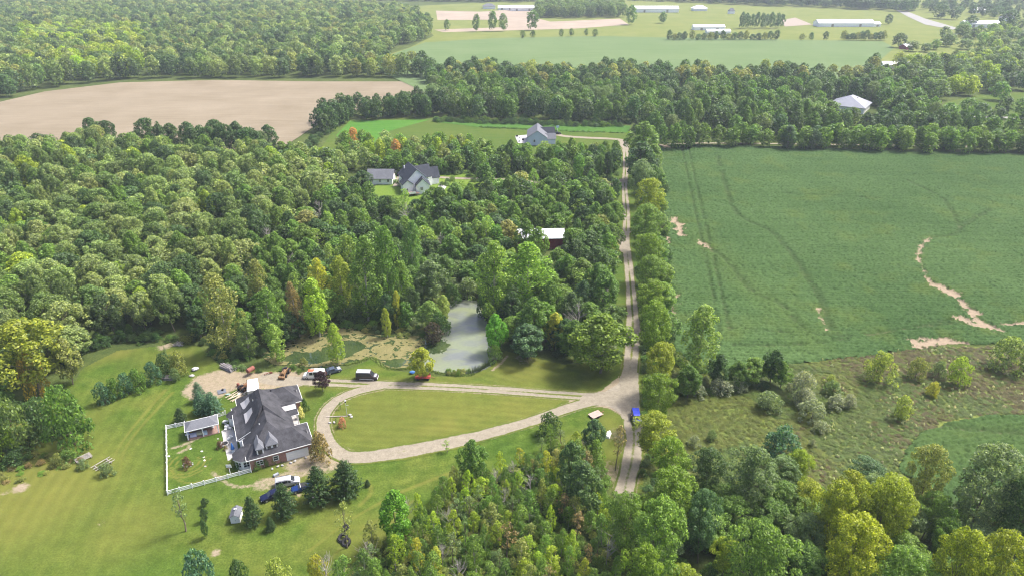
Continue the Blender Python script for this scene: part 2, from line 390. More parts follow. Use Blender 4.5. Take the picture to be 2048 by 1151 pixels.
m_, n_, l_, b_ = mat('soybean_canopy'); P_ = pos(n_); M_BEAN = m_
c_ = ramp(n_, l_, noise(n_, l_, .02, 4, P_), [(.3, (.035, .07, .022)), (.7, (.053, .095, .032))])
c_ = mixc(n_, l_, 1, c_, ramp(n_, l_, noise(n_, l_, 3.6, 3, P_, .85), [(.28, (.5, .55, .5)), (.72, (1.5, 1.42, 1.4))]), 'MULTIPLY')
c_ = mixc(n_, l_, 1, c_, ramp(n_, l_, noise(n_, l_, .3, 3, stretch(n_, l_, P_, .05, 2.2, R(2))), [(.3, (.86, .88, .86)), (.7, (1.13, 1.1, 1.12))]), 'MULTIPLY')
c_ = mixc(n_, l_, math_(n_, l_, 'MULTIPLY', attr(n_, 'weak').outputs['Fac'], .4), c_, (.075, .1, .02))
c_ = mixc(n_, l_, math_(n_, l_, 'MULTIPLY', attr(n_, 'gap_shade').outputs['Fac'], .45), c_, (.022, .036, .012))  # wheel tracks: dark damp soil, with shade of the open canopy painted in
c_ = mixc(n_, l_, rng01(n_, l_, attr(n_, 'soil').outputs['Fac'], .2, .6), c_, soil_color(n_, l_, P_, (.24, .19, .135)))
l_.new(c_, b_.inputs['Base Color']); b_.inputs['Roughness'].default_value = 1; b_.inputs['Specular IOR Level'].default_value = .05
BEAN = [(1306, 291), (1400, 290), (1700, 299), (2200, 315), (2200, 682), (1990, 690), (1900, 690), (1800, 705), (1690, 716), (1560, 733), (1400, 748), (1348, 700), (1338, 600), (1326, 430)]
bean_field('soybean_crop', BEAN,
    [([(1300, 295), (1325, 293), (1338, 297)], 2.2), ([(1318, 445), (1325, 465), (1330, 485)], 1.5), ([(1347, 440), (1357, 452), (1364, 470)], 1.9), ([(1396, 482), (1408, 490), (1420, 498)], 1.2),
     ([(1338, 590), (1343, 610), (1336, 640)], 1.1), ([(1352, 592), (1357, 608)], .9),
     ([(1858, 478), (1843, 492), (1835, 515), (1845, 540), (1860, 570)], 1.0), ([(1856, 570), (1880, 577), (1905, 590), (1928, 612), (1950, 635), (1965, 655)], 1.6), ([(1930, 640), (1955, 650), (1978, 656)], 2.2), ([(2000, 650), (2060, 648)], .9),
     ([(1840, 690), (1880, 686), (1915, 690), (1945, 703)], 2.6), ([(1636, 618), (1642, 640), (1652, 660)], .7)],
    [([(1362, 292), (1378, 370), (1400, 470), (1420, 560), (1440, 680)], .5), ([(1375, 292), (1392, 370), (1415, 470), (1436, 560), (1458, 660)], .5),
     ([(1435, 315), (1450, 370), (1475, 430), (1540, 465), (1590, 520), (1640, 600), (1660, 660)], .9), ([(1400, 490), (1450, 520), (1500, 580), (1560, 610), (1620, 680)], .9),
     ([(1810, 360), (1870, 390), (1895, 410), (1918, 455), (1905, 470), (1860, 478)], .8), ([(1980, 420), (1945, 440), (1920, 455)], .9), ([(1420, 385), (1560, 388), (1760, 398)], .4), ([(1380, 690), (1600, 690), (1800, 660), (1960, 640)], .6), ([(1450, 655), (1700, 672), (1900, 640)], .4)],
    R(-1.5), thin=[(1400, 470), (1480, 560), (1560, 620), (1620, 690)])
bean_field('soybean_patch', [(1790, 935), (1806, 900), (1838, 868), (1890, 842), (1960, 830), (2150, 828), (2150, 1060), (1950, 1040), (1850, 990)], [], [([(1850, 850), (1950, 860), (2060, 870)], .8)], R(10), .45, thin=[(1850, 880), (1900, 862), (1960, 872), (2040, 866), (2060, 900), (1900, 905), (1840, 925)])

# ---- the lawn of the homestead, one sheet with worn earth, dry grass and mowing stripes
DRIVE_A = [(520, 752), (560, 760), (640, 764), (760, 769), (880, 773), (1000, 780), (1120, 789), (1200, 793), (1250, 788)]
DRIVE_B = [(765, 771), (715, 782), (675, 800), (652, 824), (646, 850), (655, 882), (676, 905), (700, 914), (740, 913), (830, 899), (940, 876), (1060, 843), (1130, 818), (1190, 802), (1245, 800)]
LANE = [(1238, 287), (1250, 300), (1251, 340), (1249, 372), (1253, 430), (1252, 480), (1258, 540), (1263, 600), (1266, 660), (1262, 720), (1258, 760), (1262, 800), (1264, 840), (1268, 880), (1262, 925), (1250, 975), (1244, 1010)]
APRON = [(700, 912), (660, 925), (610, 940), (560, 958), (525, 968)]
LAWN = [(-140, 860), (0, 800), (80, 780), (150, 760), (165, 735), (235, 700), (325, 690), (345, 682), (400, 692), (450, 735), (560, 742), (600, 738), (660, 745), (700, 735), (742, 716), (775, 738), (810, 742), (880, 752), (940, 752), (985, 728), (1010, 700), (1130, 728), (1240, 720), (1300, 715), (1300, 830), (1285, 1000), (1180, 960), (1100, 910), (950, 980), (860, 1030), (800, 1080), (700, 1130), (640, 1230), (-140, 1260)]
LP = GP(LAWN); cell = .42
x0, y0 = LP.min(0); x1, y1 = LP.max(0); nx = int((x1 - x0) / cell) + 1; ny = int((y1 - y0) / cell) + 1
gx, gy = np.meshgrid(x0 + np.arange(nx) * cell, y0 + np.arange(ny) * cell)
ins = inpoly(gx, gy, LP)
def soft(px, wd, sf=1.0): return np.clip((wd + sf - dist_poly(gx, gy, smooth_line(GP(px), 6))) / sf, 0, 1)
def blob_(px, py, r, s=1.0):
    c = G(px, py); return np.clip(1.3 - np.hypot(gx - c[0], gy - c[1]) / r, 0, 1) * s
dirt = np.zeros(gx.shape)
for p, wd in ((DRIVE_A, 1.5), (DRIVE_B, 1.5), (LANE, 1.9)): dirt = np.maximum(dirt, soft(p, wd, 1.3) * .8)
dirt = np.maximum(dirt, soft(APRON, 1.0, 3) * .62)
dirt = np.maximum(dirt, soft([(600, 925), (630, 930), (680, 915)], 2.4, 3) * .66)
YARD = GP([(370, 783), (395, 755), (440, 742), (500, 748), (600, 745), (640, 757), (600, 768), (540, 775), (470, 775), (430, 795), (385, 795)])
dirt = np.maximum(dirt, np.where(inpoly(gx, gy, YARD), .72, np.clip(.72 - dist_poly(gx, gy, YARD, True) / 3.5, 0, 1)))
FORK = GP([(1130, 792), (1200, 782), (1240, 750), (1275, 740), (1275, 830), (1240, 830), (1215, 815), (1150, 812)])
dirt = np.maximum(dirt, np.where(inpoly(gx, gy, FORK), .8, 0))
for b in ((42, 975, 2.2, .8), (330, 692, 3.2, .7), (620, 745, 2, .5), (432, 1105, 1.4, .7), (405, 866, 1.2, .5), (600, 1023, .8, .55), (1050, 715, 6, .45), (1240, 870, 5, .5), (1215, 945, 6, .55), (560, 965, 4, .5), (470, 925, 1.5, .4), (200, 1048, 1.6, .45), (1240, 550, 2, .6), (10, 985, 1.6, .5)): dirt = np.maximum(dirt, blob_(*b))
for p in ([(345, 895), (365, 890), (395, 876)], [(357, 905), (375, 897), (380, 890)], [(425, 945), (470, 972), (520, 968)], [(985, 740), (1000, 728), (1014, 712)], [(560, 975), (600, 990)]): dirt = np.maximum(dirt, soft(p, .25, .8) * .6)
dry = np.clip((fnoise(gx, gy, 16, 5) - .42) * 2.2, 0, .8)
dry = np.maximum(dry, blob_(60, 985, 22, .75)); dry = np.maximum(dry, blob_(250, 1050, 12, .5)); dry = np.maximum(dry, blob_(1050, 735, 14, .7)); dry = np.maximum(dry, blob_(900, 830, 8, .6)); dry = np.maximum(dry, soft(DRIVE_A, 2, 3) * .5)
for p in ([(330, 780), (270, 850), (235, 900), (215, 960)], [(345, 785), (285, 850), (250, 900), (235, 960)], [(620, 1100), (700, 1040), (800, 985), (900, 945)], [(650, 1130), (720, 1060), (830, 1000)], [(345, 935), (352, 955), (380, 965), (430, 955), (490, 940)], [(735, 960), (742, 985), (720, 1010)]):
    dry = np.maximum(dry, soft(p, .15, .5) * .62)
for rr in (2.3, 3.6, 4.6):                                     # rings the mower left round the yard bush
    c = G(376, 925); dd = np.hypot(gx - c[0], gy - c[1])
    dry = np.maximum(dry, np.clip(1 - np.abs(dd - rr) / .35, 0, 1) * (gy < c[1] + 2) * .9)
yard = inpoly(gx, gy, GP([(333, 855), (440, 828), (500, 830), (500, 942), (336, 988)])); dry = np.where(yard, np.minimum(dry, .9) * (dry > .5), dry)
dry = np.where(inpoly(gx, gy, GP(DRIVE_B[:-3] + [(1130, 800), (1000, 785), (880, 777)])), np.maximum(dry, .3 + .35 * fnoise(gx, gy, 7, 91)), dry)
mow = np.full(gx.shape, .5)
def stripes(mask, ref, lam):
    d = dist_poly(gx, gy, smooth_line(GP(ref), 6)) + .5 * (fnoise(gx, gy, 6, 8) - .5)
    return np.where(mask, .5 + .5 * np.sin(d * 2 * math.pi / lam), mow)
loopP = GP(DRIVE_B[:-3] + [(1130, 800), (1000, 785), (880, 777)])
mow = stripes(inpoly(gx, gy, loopP), DRIVE_A, 2.3)
mow = stripes((gx < G(330, 900)[0] + 5) & ~inpoly(gx, gy, loopP), [(345, 690), (300, 800), (180, 1000), (100, 1200)], 2.6)
mow = stripes(inpoly(gx, gy, GP([(850, 745), (1020, 700), (1240, 720), (1240, 775), (1000, 772), (850, 765)])), [(1020, 690), (1240, 745)], 2.4)
mow = stripes(inpoly(gx, gy, GP([(540, 985), (740, 920), (1150, 820), (1150, 900), (640, 1230), (300, 1230), (420, 1000)])), DRIVE_B, 2.8)
mow = .5 + .75 * (mow - .5) * np.clip(fnoise(gx, gy, 14, 77) * 1.9 - .25, 0.05, 1); mow = np.clip(mow + .35 * (fnoise(gx, gy, 3, 78) - .5), 0, 1)
idx = np.arange(nx * ny).reshape(ny, nx); F = np.stack([idx[:-1, :-1], idx[:-1, 1:], idx[1:, 1:], idx[1:, :-1]], -1).reshape(-1, 4)
F = F[ins.ravel()[F].all(1)]; used = np.unique(F); rm = np.full(nx * ny, -1); rm[used] = np.arange(len(used))
V = np.stack([gx.ravel(), gy.ravel(), .06 + .03 * vnoise(gx, gy, 1.3, 3).ravel()], 1)[used]
tag(put('lawn', np_mesh('lawn', V, rm[F], M_LAWN, dict(dirt=dirt.ravel()[used], dry=dry.ravel()[used], mow=mow.ravel()[used]), True)), kind='structure')

# ---- gravel drives and lane: strips whose edges wear off into the grass
FORK_IN = [(1165, 797), (1205, 786), (1235, 768), (1252, 748), (1270, 748), (1272, 825), (1247, 832), (1226, 816), (1196, 806)]
DRIVES = dict(gravel_driveway=DRIVE_A, gravel_loop=DRIVE_B, gravel_lane=LANE)
def strip(name, px, half, z, strip_mid=.0, seed=1):
    L = smooth_line(GP(px), 14); seg = np.r_[0, np.cumsum(np.hypot(*np.diff(L, axis=0).T))]
    s = np.arange(0, seg[-1], .5); X = np.interp(s, seg, L[:, 0]); Y = np.interp(s, seg, L[:, 1])
    tx = np.gradient(X); ty = np.gradient(Y); k = np.hypot(tx, ty); nxv, nyv = -ty / k, tx / k
    a = np.linspace(-1.25, 1.25, 15); hw = np.interp(s / s[-1], np.linspace(0, 1, len(half)), half) * (1 + .3 * (fnoise(s, s * 0, 6, seed) - .5))
    gx = X[:, None] + nxv[:, None] * a * hw[:, None]; gy = Y[:, None] + nyv[:, None] * a * hw[:, None]
    d = np.clip((1.22 - np.abs(a)) / .35, 0, 1)[None, :] * np.ones_like(gx)
    d -= strip_mid * np.exp(-(a / .22) ** 2)[None, :] * np.clip(fnoise(gx, gy, 8, seed + 3) * 2 - .2, 0, 1)
    ruts = np.exp(-((np.abs(a) - .5) / .2) ** 2)[None, :] * .2
    d = d - .12 + .5 * (fnoise(gx, gy, 1.6, seed + 21) - .5) * (np.abs(a) > .7)[None, :] + ruts - .25 * np.clip(fnoise(gx, gy, 5, seed + 9) - .45, 0, 1)
    for nm, L2 in DRIVES.items():
        if nm != name: d = np.where(dist_poly(gx, gy, smooth_line(GP(L2), 6)) < 1.25, np.maximum(d, .95), d)
    d = np.where(inpoly(gx, gy, YARD) | (dist_poly(gx, gy, YARD, True) < 1.0), np.maximum(d, .9), d)
    d = np.where(inpoly(gx, gy, GP(FORK_IN)) | (dist_poly(gx, gy, GP(FORK_IN), True) < .9), np.maximum(d, .95), d)
    n, mm = gx.shape; idx = np.arange(n * mm).reshape(n, mm)
    F = np.stack([idx[:-1, :-1], idx[1:, :-1], idx[1:, 1:], idx[:-1, 1:]], -1).reshape(-1, 4)[:, ::-1]
    V = np.stack([gx.ravel(), gy.ravel(), np.full(gx.size, z)], 1)
    me = np_mesh(name, V, F, M_DRIVE, dict(dirt=np.clip(d, 0, 1).ravel(), dry=np.full(gx.size, .35), mow=np.full(gx.size, .5)))
    return tag(put(name, me), kind='structure')
strip('gravel_driveway', DRIVE_A, (1.9, 1.6, 1.5, 1.5), .115, .85, 1); strip('gravel_loop', DRIVE_B, (1.4, 1.4, 1.8, 2.2, 1.7, 1.6, 1.6), .13, .2, 2)
strip('gravel_lane', LANE, (1.8, 1.35, 1.3, 1.3, 1.35, 1.4, 2.0, 1.9, 1.9), .145, .75, 3)
strip('barn_turnoff', [(1252, 505), (1244, 492), (1246, 475), (1254, 462)], (1.6, 2.2, 1.6), .155, 0, 4)
strip('farmhouse_drive', [(876, 355), (910, 357), (990, 359), (1060, 364), (1130, 372), (1200, 374), (1225, 370), (1250, 360)], (1.4, 1.4, 2), .16, .1, 5)
strip('far_house_drive', [(1108, 268), (1130, 273), (1170, 276), (1230, 279), (1246, 284), (1252, 300)], (2.2, 2), .17, 0, 6)
strip('back_lane', [(1300, 292), (1400, 287), (1700, 290), (2100, 296)], (1.1, 1.1), .18, 0, 7)
sheet('fork_gravel', [(1165, 797), (1205, 786), (1235, 768), (1252, 748), (1270, 748), (1272, 825), (1247, 832), (1226, 816), (1196, 806)], .108, M_GRAV)
sheet('county_road', [(1790, 20), (1815, 24), (1850, 38), (1905, 54), (1920, 59), (1905, 60), (1850, 50), (1815, 34)], .3, plain('pale_road', (.19, .185, .17), .9))
sheet('back_road', [(1850, 232), (2100, 236), (2100, 240), (1850, 236)], .3, plain('pale_road', (.19, .185, .17), .9))
sheet('barnyard', [(1560, 42), (1590, 36), (1625, 50), (1570, 54)], .3, plain('trodden_earth', (.22, .18, .14), .95))
sheet('far_yard', [(760, 112), (800, 104), (850, 86), (862, 76), (885, 76), (830, 98)], .2, M_PAST)
sheet('yellow_meadow', [(1752, 128), (1790, 96), (1812, 100), (1800, 128)], .55, M_PAST)

# ---- pond
POND = [(520, 708), (560, 690), (600, 668), (650, 662), (700, 655), (750, 668), (800, 672), (850, 668), (880, 650), (890, 628), (900, 606), (912, 594), (932, 588), (950, 597), (958, 612), (966, 628), (975, 650), (978, 690), (998, 706), (990, 725), (960, 742), (920, 748), (870, 742), (838, 730), (810, 735), (776, 735), (755, 722), (742, 714), (716, 722), (690, 728), (640, 735), (590, 730), (545, 728)]
PP = smooth_line(GP(POND + POND[:1]), 4)[:-1]
m, n, l, b = mat('pond_water'); P = pos(n)
l.new(ramp(n, l, noise(n, l, .12, 3, P), [(.35, (.022, .04, .014)), (.65, (.05, .07, .025))]), b.inputs['Base Color'])
b.inputs['Roughness'].default_value = .06; b.inputs['Specular IOR Level'].default_value = .9
bump(n, l, b, noise(n, l, 1.5, 2, P), .05, .02); M_WATER = m
mb = MB(); mb.add([(x, y, .09) for x, y in PP], [tuple(range(len(PP)))]); o = mb.build('pond_water', M_WATER); tag(o, kind='structure')
cell = .22; x0, y0 = PP.min(0); x1, y1 = PP.max(0); nx = int((x1 - x0) / cell) + 1; ny = int((y1 - y0) / cell) + 1
gx, gy = np.meshgrid(x0 + np.arange(nx) * cell, y0 + np.arange(ny) * cell); ins = inpoly(gx, gy, PP); ed = dist_poly(gx, gy, PP, True)
f = fnoise(gx, gy, 5, 3); dth = np.random.RandomState(9).uniform(-.09, .09, gx.shape) + .3 * (fnoise(gx, gy * 1.6, .8, 90) - .5); crack = np.abs(fnoise(gx, gy * 1.8, 4, 15) - .5); fi = fnoise(gx, gy, 1.2, 19)
west = gx < G(850, 700)[0] + 1.5 * (f - .5)
c1 = G(635, 684); e1 = np.hypot((gx - c1[0]) / 5.2, (gy - c1[1]) / 3.2)
def near(px, py, rx, ry): c = G(px, py); return np.hypot((gx - c[0]) / rx, (gy - c[1]) / ry) + .7 * (f - .5)
opn = (near(622, 716, 6, 3.2) < 1) | (near(688, 698, 5.5, 4.5) < 1) & (e1 > 1) | (near(792, 725, 3, 2.4) < 1) | (near(880, 700, 3.6, 4.5) < 1)
thick = west & (crack + dth * .12 > .026 + .05 * (fi > .62)) & ~opn & (fi + dth < .74) | (e1 < 1 + .12 * (f - .5)) & (crack > .012)
nopen = (near(876, 692, 3.2, 4.0) + dth * 2 > 1) & (gy < G(900, 600)[1] + 3 * (f - .5) + 4 * dth)
film = ~west & nopen
thin = ~west & ~film & nopen & (fi + dth > .02)
def algae(name, mask, z, m):
    k = mask & ins; idx = np.arange(nx * ny).reshape(ny, nx)
    F = np.stack([idx[:-1, :-1], idx[:-1, 1:], idx[1:, 1:], idx[1:, :-1]], -1).reshape(-1, 4); F = F[k.ravel()[F].sum(1) >= 3]
    rs = np.random.RandomState(2); V = np.stack([gx.ravel() + rs.uniform(-.1, .1, gx.size), gy.ravel() + rs.uniform(-.1, .1, gx.size), np.full(gx.size, z)], 1)
    used = np.unique(F); rm = np.full(nx * ny, -1); rm[used] = np.arange(len(used))
    tag(put(name, np_mesh(name, V[used], rm[F], m)), kind='stuff')
algae('algae_mat', thick, .115, field_mat('dry_algae', (.12, .115, .045), (.18, .16, .075), var=.3, sc=.15))
mA, n, l, b = mat('duckweed_and_sky_film'); P = pos(n)
c = ramp(n, l, noise(n, l, .16, 3, stretch(n, l, P, .7, 1.3), .55, .8), [(.40, (.155, .175, .105)), (.6, (.125, .135, .125))])  # greyer tone paints the overcast sky's reflection into the film
c = mixc(n, l, 1, c, ramp(n, l, noise(n, l, 1.6, 3, stretch(n, l, P, .5, 1.6), .7), [(.3, (.88, .9, .9)), (.7, (1.1, 1.1, 1.08))]), 'MULTIPLY')
l.new(c, b.inputs['Base Color']); b.inputs['Roughness'].default_value = .22; b.inputs['Specular IOR Level'].default_value = .5
algae('duckweed', film, .105, mA)
sheet('far_right_lawn', [(1860, 250), (1890, 205), (1960, 190), (2150, 180), (2150, 262), (1900, 262)], .2, M_FARLAWN)
sheet('far_right_clearing', [(1800, 128), (1830, 104), (1880, 84), (1960, 72), (2150, 66), (2150, 110), (1980, 108), (1880, 128)], .22, M_PAST)
# ================================================================== TREES
def quads(p, nrm, size, rs, asp=1.0):
    n = len(p); nrm = nrm / (np.linalg.norm(nrm, axis=1, keepdims=True) + 1e-9)
    t = np.cross(nrm, rs.normal(size=(n, 3))); t /= np.linalg.norm(t, axis=1, keepdims=True) + 1e-9; b = np.cross(nrm, t)
    a = size * rs.uniform(.65, 1.25, (n, 1)) / 2; c = a * asp
    k = lambda: rs.uniform(.55, 1.15, (n, 1))
    bend = nrm * a * rs.uniform(-.5, .15, (n, 1))
    V = np.stack([p - t * a * k() + bend, p - b * c * k(), p + t * a * k() + bend, p + b * c * k()], 1).reshape(-1, 3)
    return V, np.arange(4 * n).reshape(-1, 4)
PROF = dict(
    round=lambda t: np.sqrt(np.clip(1 - (2 * t - .9) ** 2 / 1.25, 0.02, 1)),
    oval=lambda t: np.clip(np.sin(np.pi * np.clip(t * .86 + .12, 0, 1)), .05, 1) ** .75,
    column=lambda t: np.clip(np.sin(np.pi * np.clip(t * .84 + .14, 0, 1)), .04, 1) ** .6,
    umbrella=lambda t: np.clip(.45 + .75 * t, 0, 1) * np.sqrt(np.clip(1.04 - t ** 2.6, 0.05, 1)),
    dome=lambda t: np.sqrt(np.clip(1.02 - t ** 2, .03, 1)))
def crown_np(seed, W, H, zb, prof, nl, lr, leaf, nleaf, stretchz=1.0, asp=1.0, up=.35, jit=.55, fill=.12, asym=.2):
    rs = np.random.RandomState(seed); pf = PROF[prof]; hc = H * (1 - zb)
    C = []; RR = []
    k1, k2, ph1, ph2 = 2, 3, rs.uniform(0, 6.28), rs.uniform(0, 6.28)
    for i in range(nl):
        t = (i + rs.uniform(.2, .8)) / nl; t = t ** .85
        r = lr * W * rs.uniform(.7, 1.25); rad = max(pf(np.array(t)) * W / 2 - r * .75, 0)
        a = i * 2.39996 + rs.uniform(-.5, .5); q = rad * rs.uniform(.72, 1.0) if rs.rand() > .2 else rad * rs.uniform(0, .5)
        q *= 1 + asym * math.sin(a * k1 + ph1 + 2 * t) + asym * .7 * math.sin(a * k2 + ph2 - 3 * t)
        C.append((q * math.cos(a), q * math.sin(a), H * zb + hc * t * .96 - r * .2 * t)); RR.append(r)
    C = np.array(C); RR = np.array(RR); w = RR ** 2; w /= w.sum()
    out = []; need = nleaf
    while need > 0:
        k = rs.choice(nl, need * 2, p=w); d = rs.normal(size=(len(k), 3)); d /= np.linalg.norm(d, axis=1, keepdims=True)
        d[:, 2] = np.where(rs.rand(len(k)) < .5, np.abs(d[:, 2]), d[:, 2])
        rr = RR[k][:, None] * (1 - .4 * rs.rand(len(k), 1) ** 2.2); st = np.array([1, 1, stretchz])
        p = C[k] + d * rr * st
        inside = np.zeros(len(k), bool)
        for j in range(nl): inside |= (np.linalg.norm((p - C[j]) / st, axis=1) < RR[j] * .68) & (k != j)
        ok = (~inside | (rs.rand(len(k)) < fill)) & (p[:, 2] < H) & (p[:, 2] > H * zb * .6)
        p = p[ok]; d = d[ok]; out.append(np.c_[p, d]); need -= len(p)
    A = np.concatenate(out)[:nleaf]; p, d = A[:, :3], A[:, 3:]
    nrm = d * .75 + np.array([0, 0, up]) + rs.normal(size=p.shape) * jit
    V, F = quads(p, nrm, leaf, rs, asp); return V, F, C
def pine_np(seed, W, H, nleaf, leaf):
    rs = np.random.RandomState(seed); P = []; D = []; B = []
    nb = 130
    for i in range(nb):
        t = (i / nb) ** .9; z = H * (.06 + .9 * t); a = i * 2.39996 + rs.uniform(-.3, .3)
        L = W / 2 * (1 - t) ** .75 * rs.uniform(.8, 1.12) * min(1, .62 + t * 2.2) + .12; B.append((a, z, L))
        m = max(6, int(nleaf / nb * (L / (W * .29))))
        s = rs.uniform(.15, 1, m) ** .7
        x = L * s; dz = H * .10 * s ** 1.6 * (.3 + .7 * t) - L * .1 * np.sin(np.pi * s)
        sp = rs.normal(size=(m, 3)) * np.array([.1, .1, .07]) * (W / 4)
        P.append(np.stack([x * math.cos(a), x * math.sin(a), z + dz], 1) + sp)
        D.append(np.stack([np.full(m, math.cos(a) * .5), np.full(m, math.sin(a) * .5), np.full(m, .55)], 1))
    P = np.concatenate(P); D = np.concatenate(D)
    V, F = quads(P, D + rs.normal(size=P.shape) * .5, leaf, rs, .5); return V, F, B
def trunk_np(seed, H, r0, ends, top=.8, lean=.02, thick=.38):
    rs = random.Random(seed); mb = MB(); pts = []; x = y = 0
    for i in range(5):
        pts.append((x, y, H * top * i / 4 - .15 * (i == 0))); x += rs.uniform(-lean, lean) * H; y += rs.uniform(-lean, lean) * H
    mb.tube(pts, [r0 * 1.25, r0, r0 * .8, r0 * .5, r0 * .18], 7)
    for e in ends:
        z0 = max(.22 * H, min(e[2] - .18 * H, top * H * .92)) * rs.uniform(.75, 1); f = z0 / (H * top) * 4; i = min(int(f), 3); f -= i
        a = Vector(pts[i]).lerp(Vector(pts[i + 1]), f); e = Vector(e); mid = a.lerp(e, .5) + Vector((rs.uniform(-.2, .2), rs.uniform(-.2, .2), rs.uniform(0, .5)))
        mb.tube([a, mid, e], [r0 * thick, r0 * thick * .55, r0 * .06], 5)
    return mb
KINDS = {}
def kind(name, key, W, H, bark, fn, n=4):
    L = []
    for s in range(n):
        V, F, C = fn(s); rs = random.Random(s + 50)
        me = np_mesh(name + '_crown', V, F, M_LEAF)
        ends = [tuple(c) for c in rs.sample(list(C), min(len(C), 9))] if key not in ('pine', 'cedar') else []
        tm = trunk_np(s, H, H * .009 + .03, ends, .86 if key in ('cotton', 'pine', 'cedar') else .72).mesh(name + '_trunk', bark)
        L.append((me, tm))
    KINDS[key] = (name, W, H, L)
kind('oak_tree', 'oak', 10, 14, M_BARK, lambda s: crown_np(10 + s, 10, 14, .28, 'round', 78, .095, .46, 6500), 5)
kind('maple_tree', 'maple', 8, 13, M_BARK, lambda s: crown_np(30 + s, 8, 13, .16, 'oval', 70, .1, .4, 6500, 1.1), 5)
kind('cottonwood_tree', 'cotton', 6.5, 16, M_BARKP, lambda s: crown_np(50 + s, 6.5, 16, .08, 'column', 80, .105, .36, 6500, 1.5, .9, .25, .7), 4)
kind('walnut_tree', 'walnut', 11, 13, M_BARK, lambda s: crown_np(70 + s, 11, 13, .25, 'umbrella', 105, .075, .36, 11000, .75, .6, .55, .5, .06), 5)
kind('young_tree', 'young', 4, 8, M_BARKP, lambda s: crown_np(90 + s, 4, 8, .1, 'column', 34, .12, .28, 1900, 1.3, .8, .2, .8, .3), 6)
kind('thin_tree', 'thin', 3, 8, M_BARK, lambda s: crown_np(110 + s, 3, 8, .3, 'oval', 14, .13, .26, 480, 1.2, .8, .2, .9, .4), 4)
kind('shrub', 'shrub', 4.5, 3.2, M_BARK, lambda s: crown_np(130 + s, 4.5, 3.2, .02, 'dome', 36, .12, .26, 2000, .9, .8, .4, .7), 5)
kind('pine_tree', 'pine', 6, 8.5, M_BARK, lambda s: pine_np(150 + s, 6, 8.5, 4600, .42), 3)
kind('cedar_tree', 'cedar', 2.4, 6, M_BARK, lambda s: crown_np(170 + s, 2.4, 6, .03, 'oval', 26, .15, .2, 1500, 1.5, .5, .5, .5), 2)
kind('distant_tree', 'far', 9, 13, M_BARK, lambda s: crown_np(190 + s, 9, 13, .12, 'round', 40, .13, .85, 1300), 5)
def dead_np(seed, H):
    rs = random.Random(seed); mb = trunk_np(seed, H, .12, [], .95, .015)
    for i in range(22):
        z = H * rs.uniform(.35, .92); a = rs.uniform(0, 6.28); L = (H - z) * rs.uniform(.35, .7) + .3; p = Vector((0, 0, z)); u = rs.uniform(.5, 1.3)
        q = p + Vector((math.cos(a) * L * .6, math.sin(a) * L * .6, L * u * .5)); e = q + Vector((math.cos(a + .4) * L * .4, math.sin(a + .4) * L * .4, L * u * .5))
        mb.tube([p, q, e], [.045, .03, .012], 4)
        for k in range(3): mb.tube([q, q + Vector((rs.uniform(-.5, .5), rs.uniform(-.5, .5), rs.uniform(.3, .9)))], [.02, .008], 3)
    return mb
DEADM = [dead_np(s, 8).mesh('bare_branches', plain('grey_dead_wood', (.3, .27, .24), .9)) for s in range(3)]
LEAFGAIN = 1.7
C_ = dict(oak=(.08, .118, .037), oakl=(.138, .172, .066), oakd=(.045, .078, .028), green=(.064, .114, .023), dark=(.036, .07, .022), mid=(.086, .14, .027), cotton=(.125, .185, .038),
          lime=(.16, .21, .022), yellow=(.2, .2, .03), gold=(.36, .22, .03), walnut=(.09, .138, .017), walnuty=(.14, .165, .017), blue=(.05, .092, .042), grey=(.095, .132, .062), silver=(.155, .175, .135),
          pine=(.028, .054, .017), olive=(.14, .155, .05), rust=(.22, .125, .045), plum=(.028, .012, .018), maroon=(.085, .045, .035), brown=(.15, .12, .06), bluefir=(.05, .1, .065), willow=(.17, .2, .055))
C_ = {k: tuple(x * LEAFGAIN for x in v) for k, v in C_.items()}
TR = random.Random(77)
USED = {}
def tree(key, xy, h, wd, col, label, group=None, cat=None, jit=.12, rz=None):
    name, W, H, L = KINDS[key]; i = USED.get(key, 0); USED[key] = i + 1
    me, tm = L[i % len(L)] if jit else L[0]
    o = thing(name, xy, TR.uniform(0, 6.28) if rz is None else rz, label, cat or ('shrub' if key == 'shrub' else 'tree'), group)
    o.scale = (wd / W * TR.uniform(.88, 1.14), wd / W * TR.uniform(.88, 1.14), h / H); o.rotation_euler.x = TR.uniform(-.05, .05); o.rotation_euler.y = TR.uniform(-.05, .05)
    c = C_[col] if isinstance(col, str) else tuple(x * LEAFGAIN for x in col)
    k = 1 + TR.uniform(-jit, jit); c = tuple(max(.004, v * k * (1 + TR.uniform(-jit, jit) * .45)) for v in c)
    cr = put('crown', me, o); cr.color = (*c, 1)
    if key != 'far' : put('trunk' if key != 'shrub' else 'stems', tm, o)
    return o
def T(key, bx, by, ty, wpx, col, label, group=None, jit=.06, cat=None):
    X, Y = G(bx, by); h = max(.4, height_for(X, Y, ty)); PLACED.append((X, Y, wpx / scale_at(X, Y) * .4))
    return tree(key, (X, Y), h, wpx / scale_at(X, Y), col, label, group, cat, jit)
PLACED = []
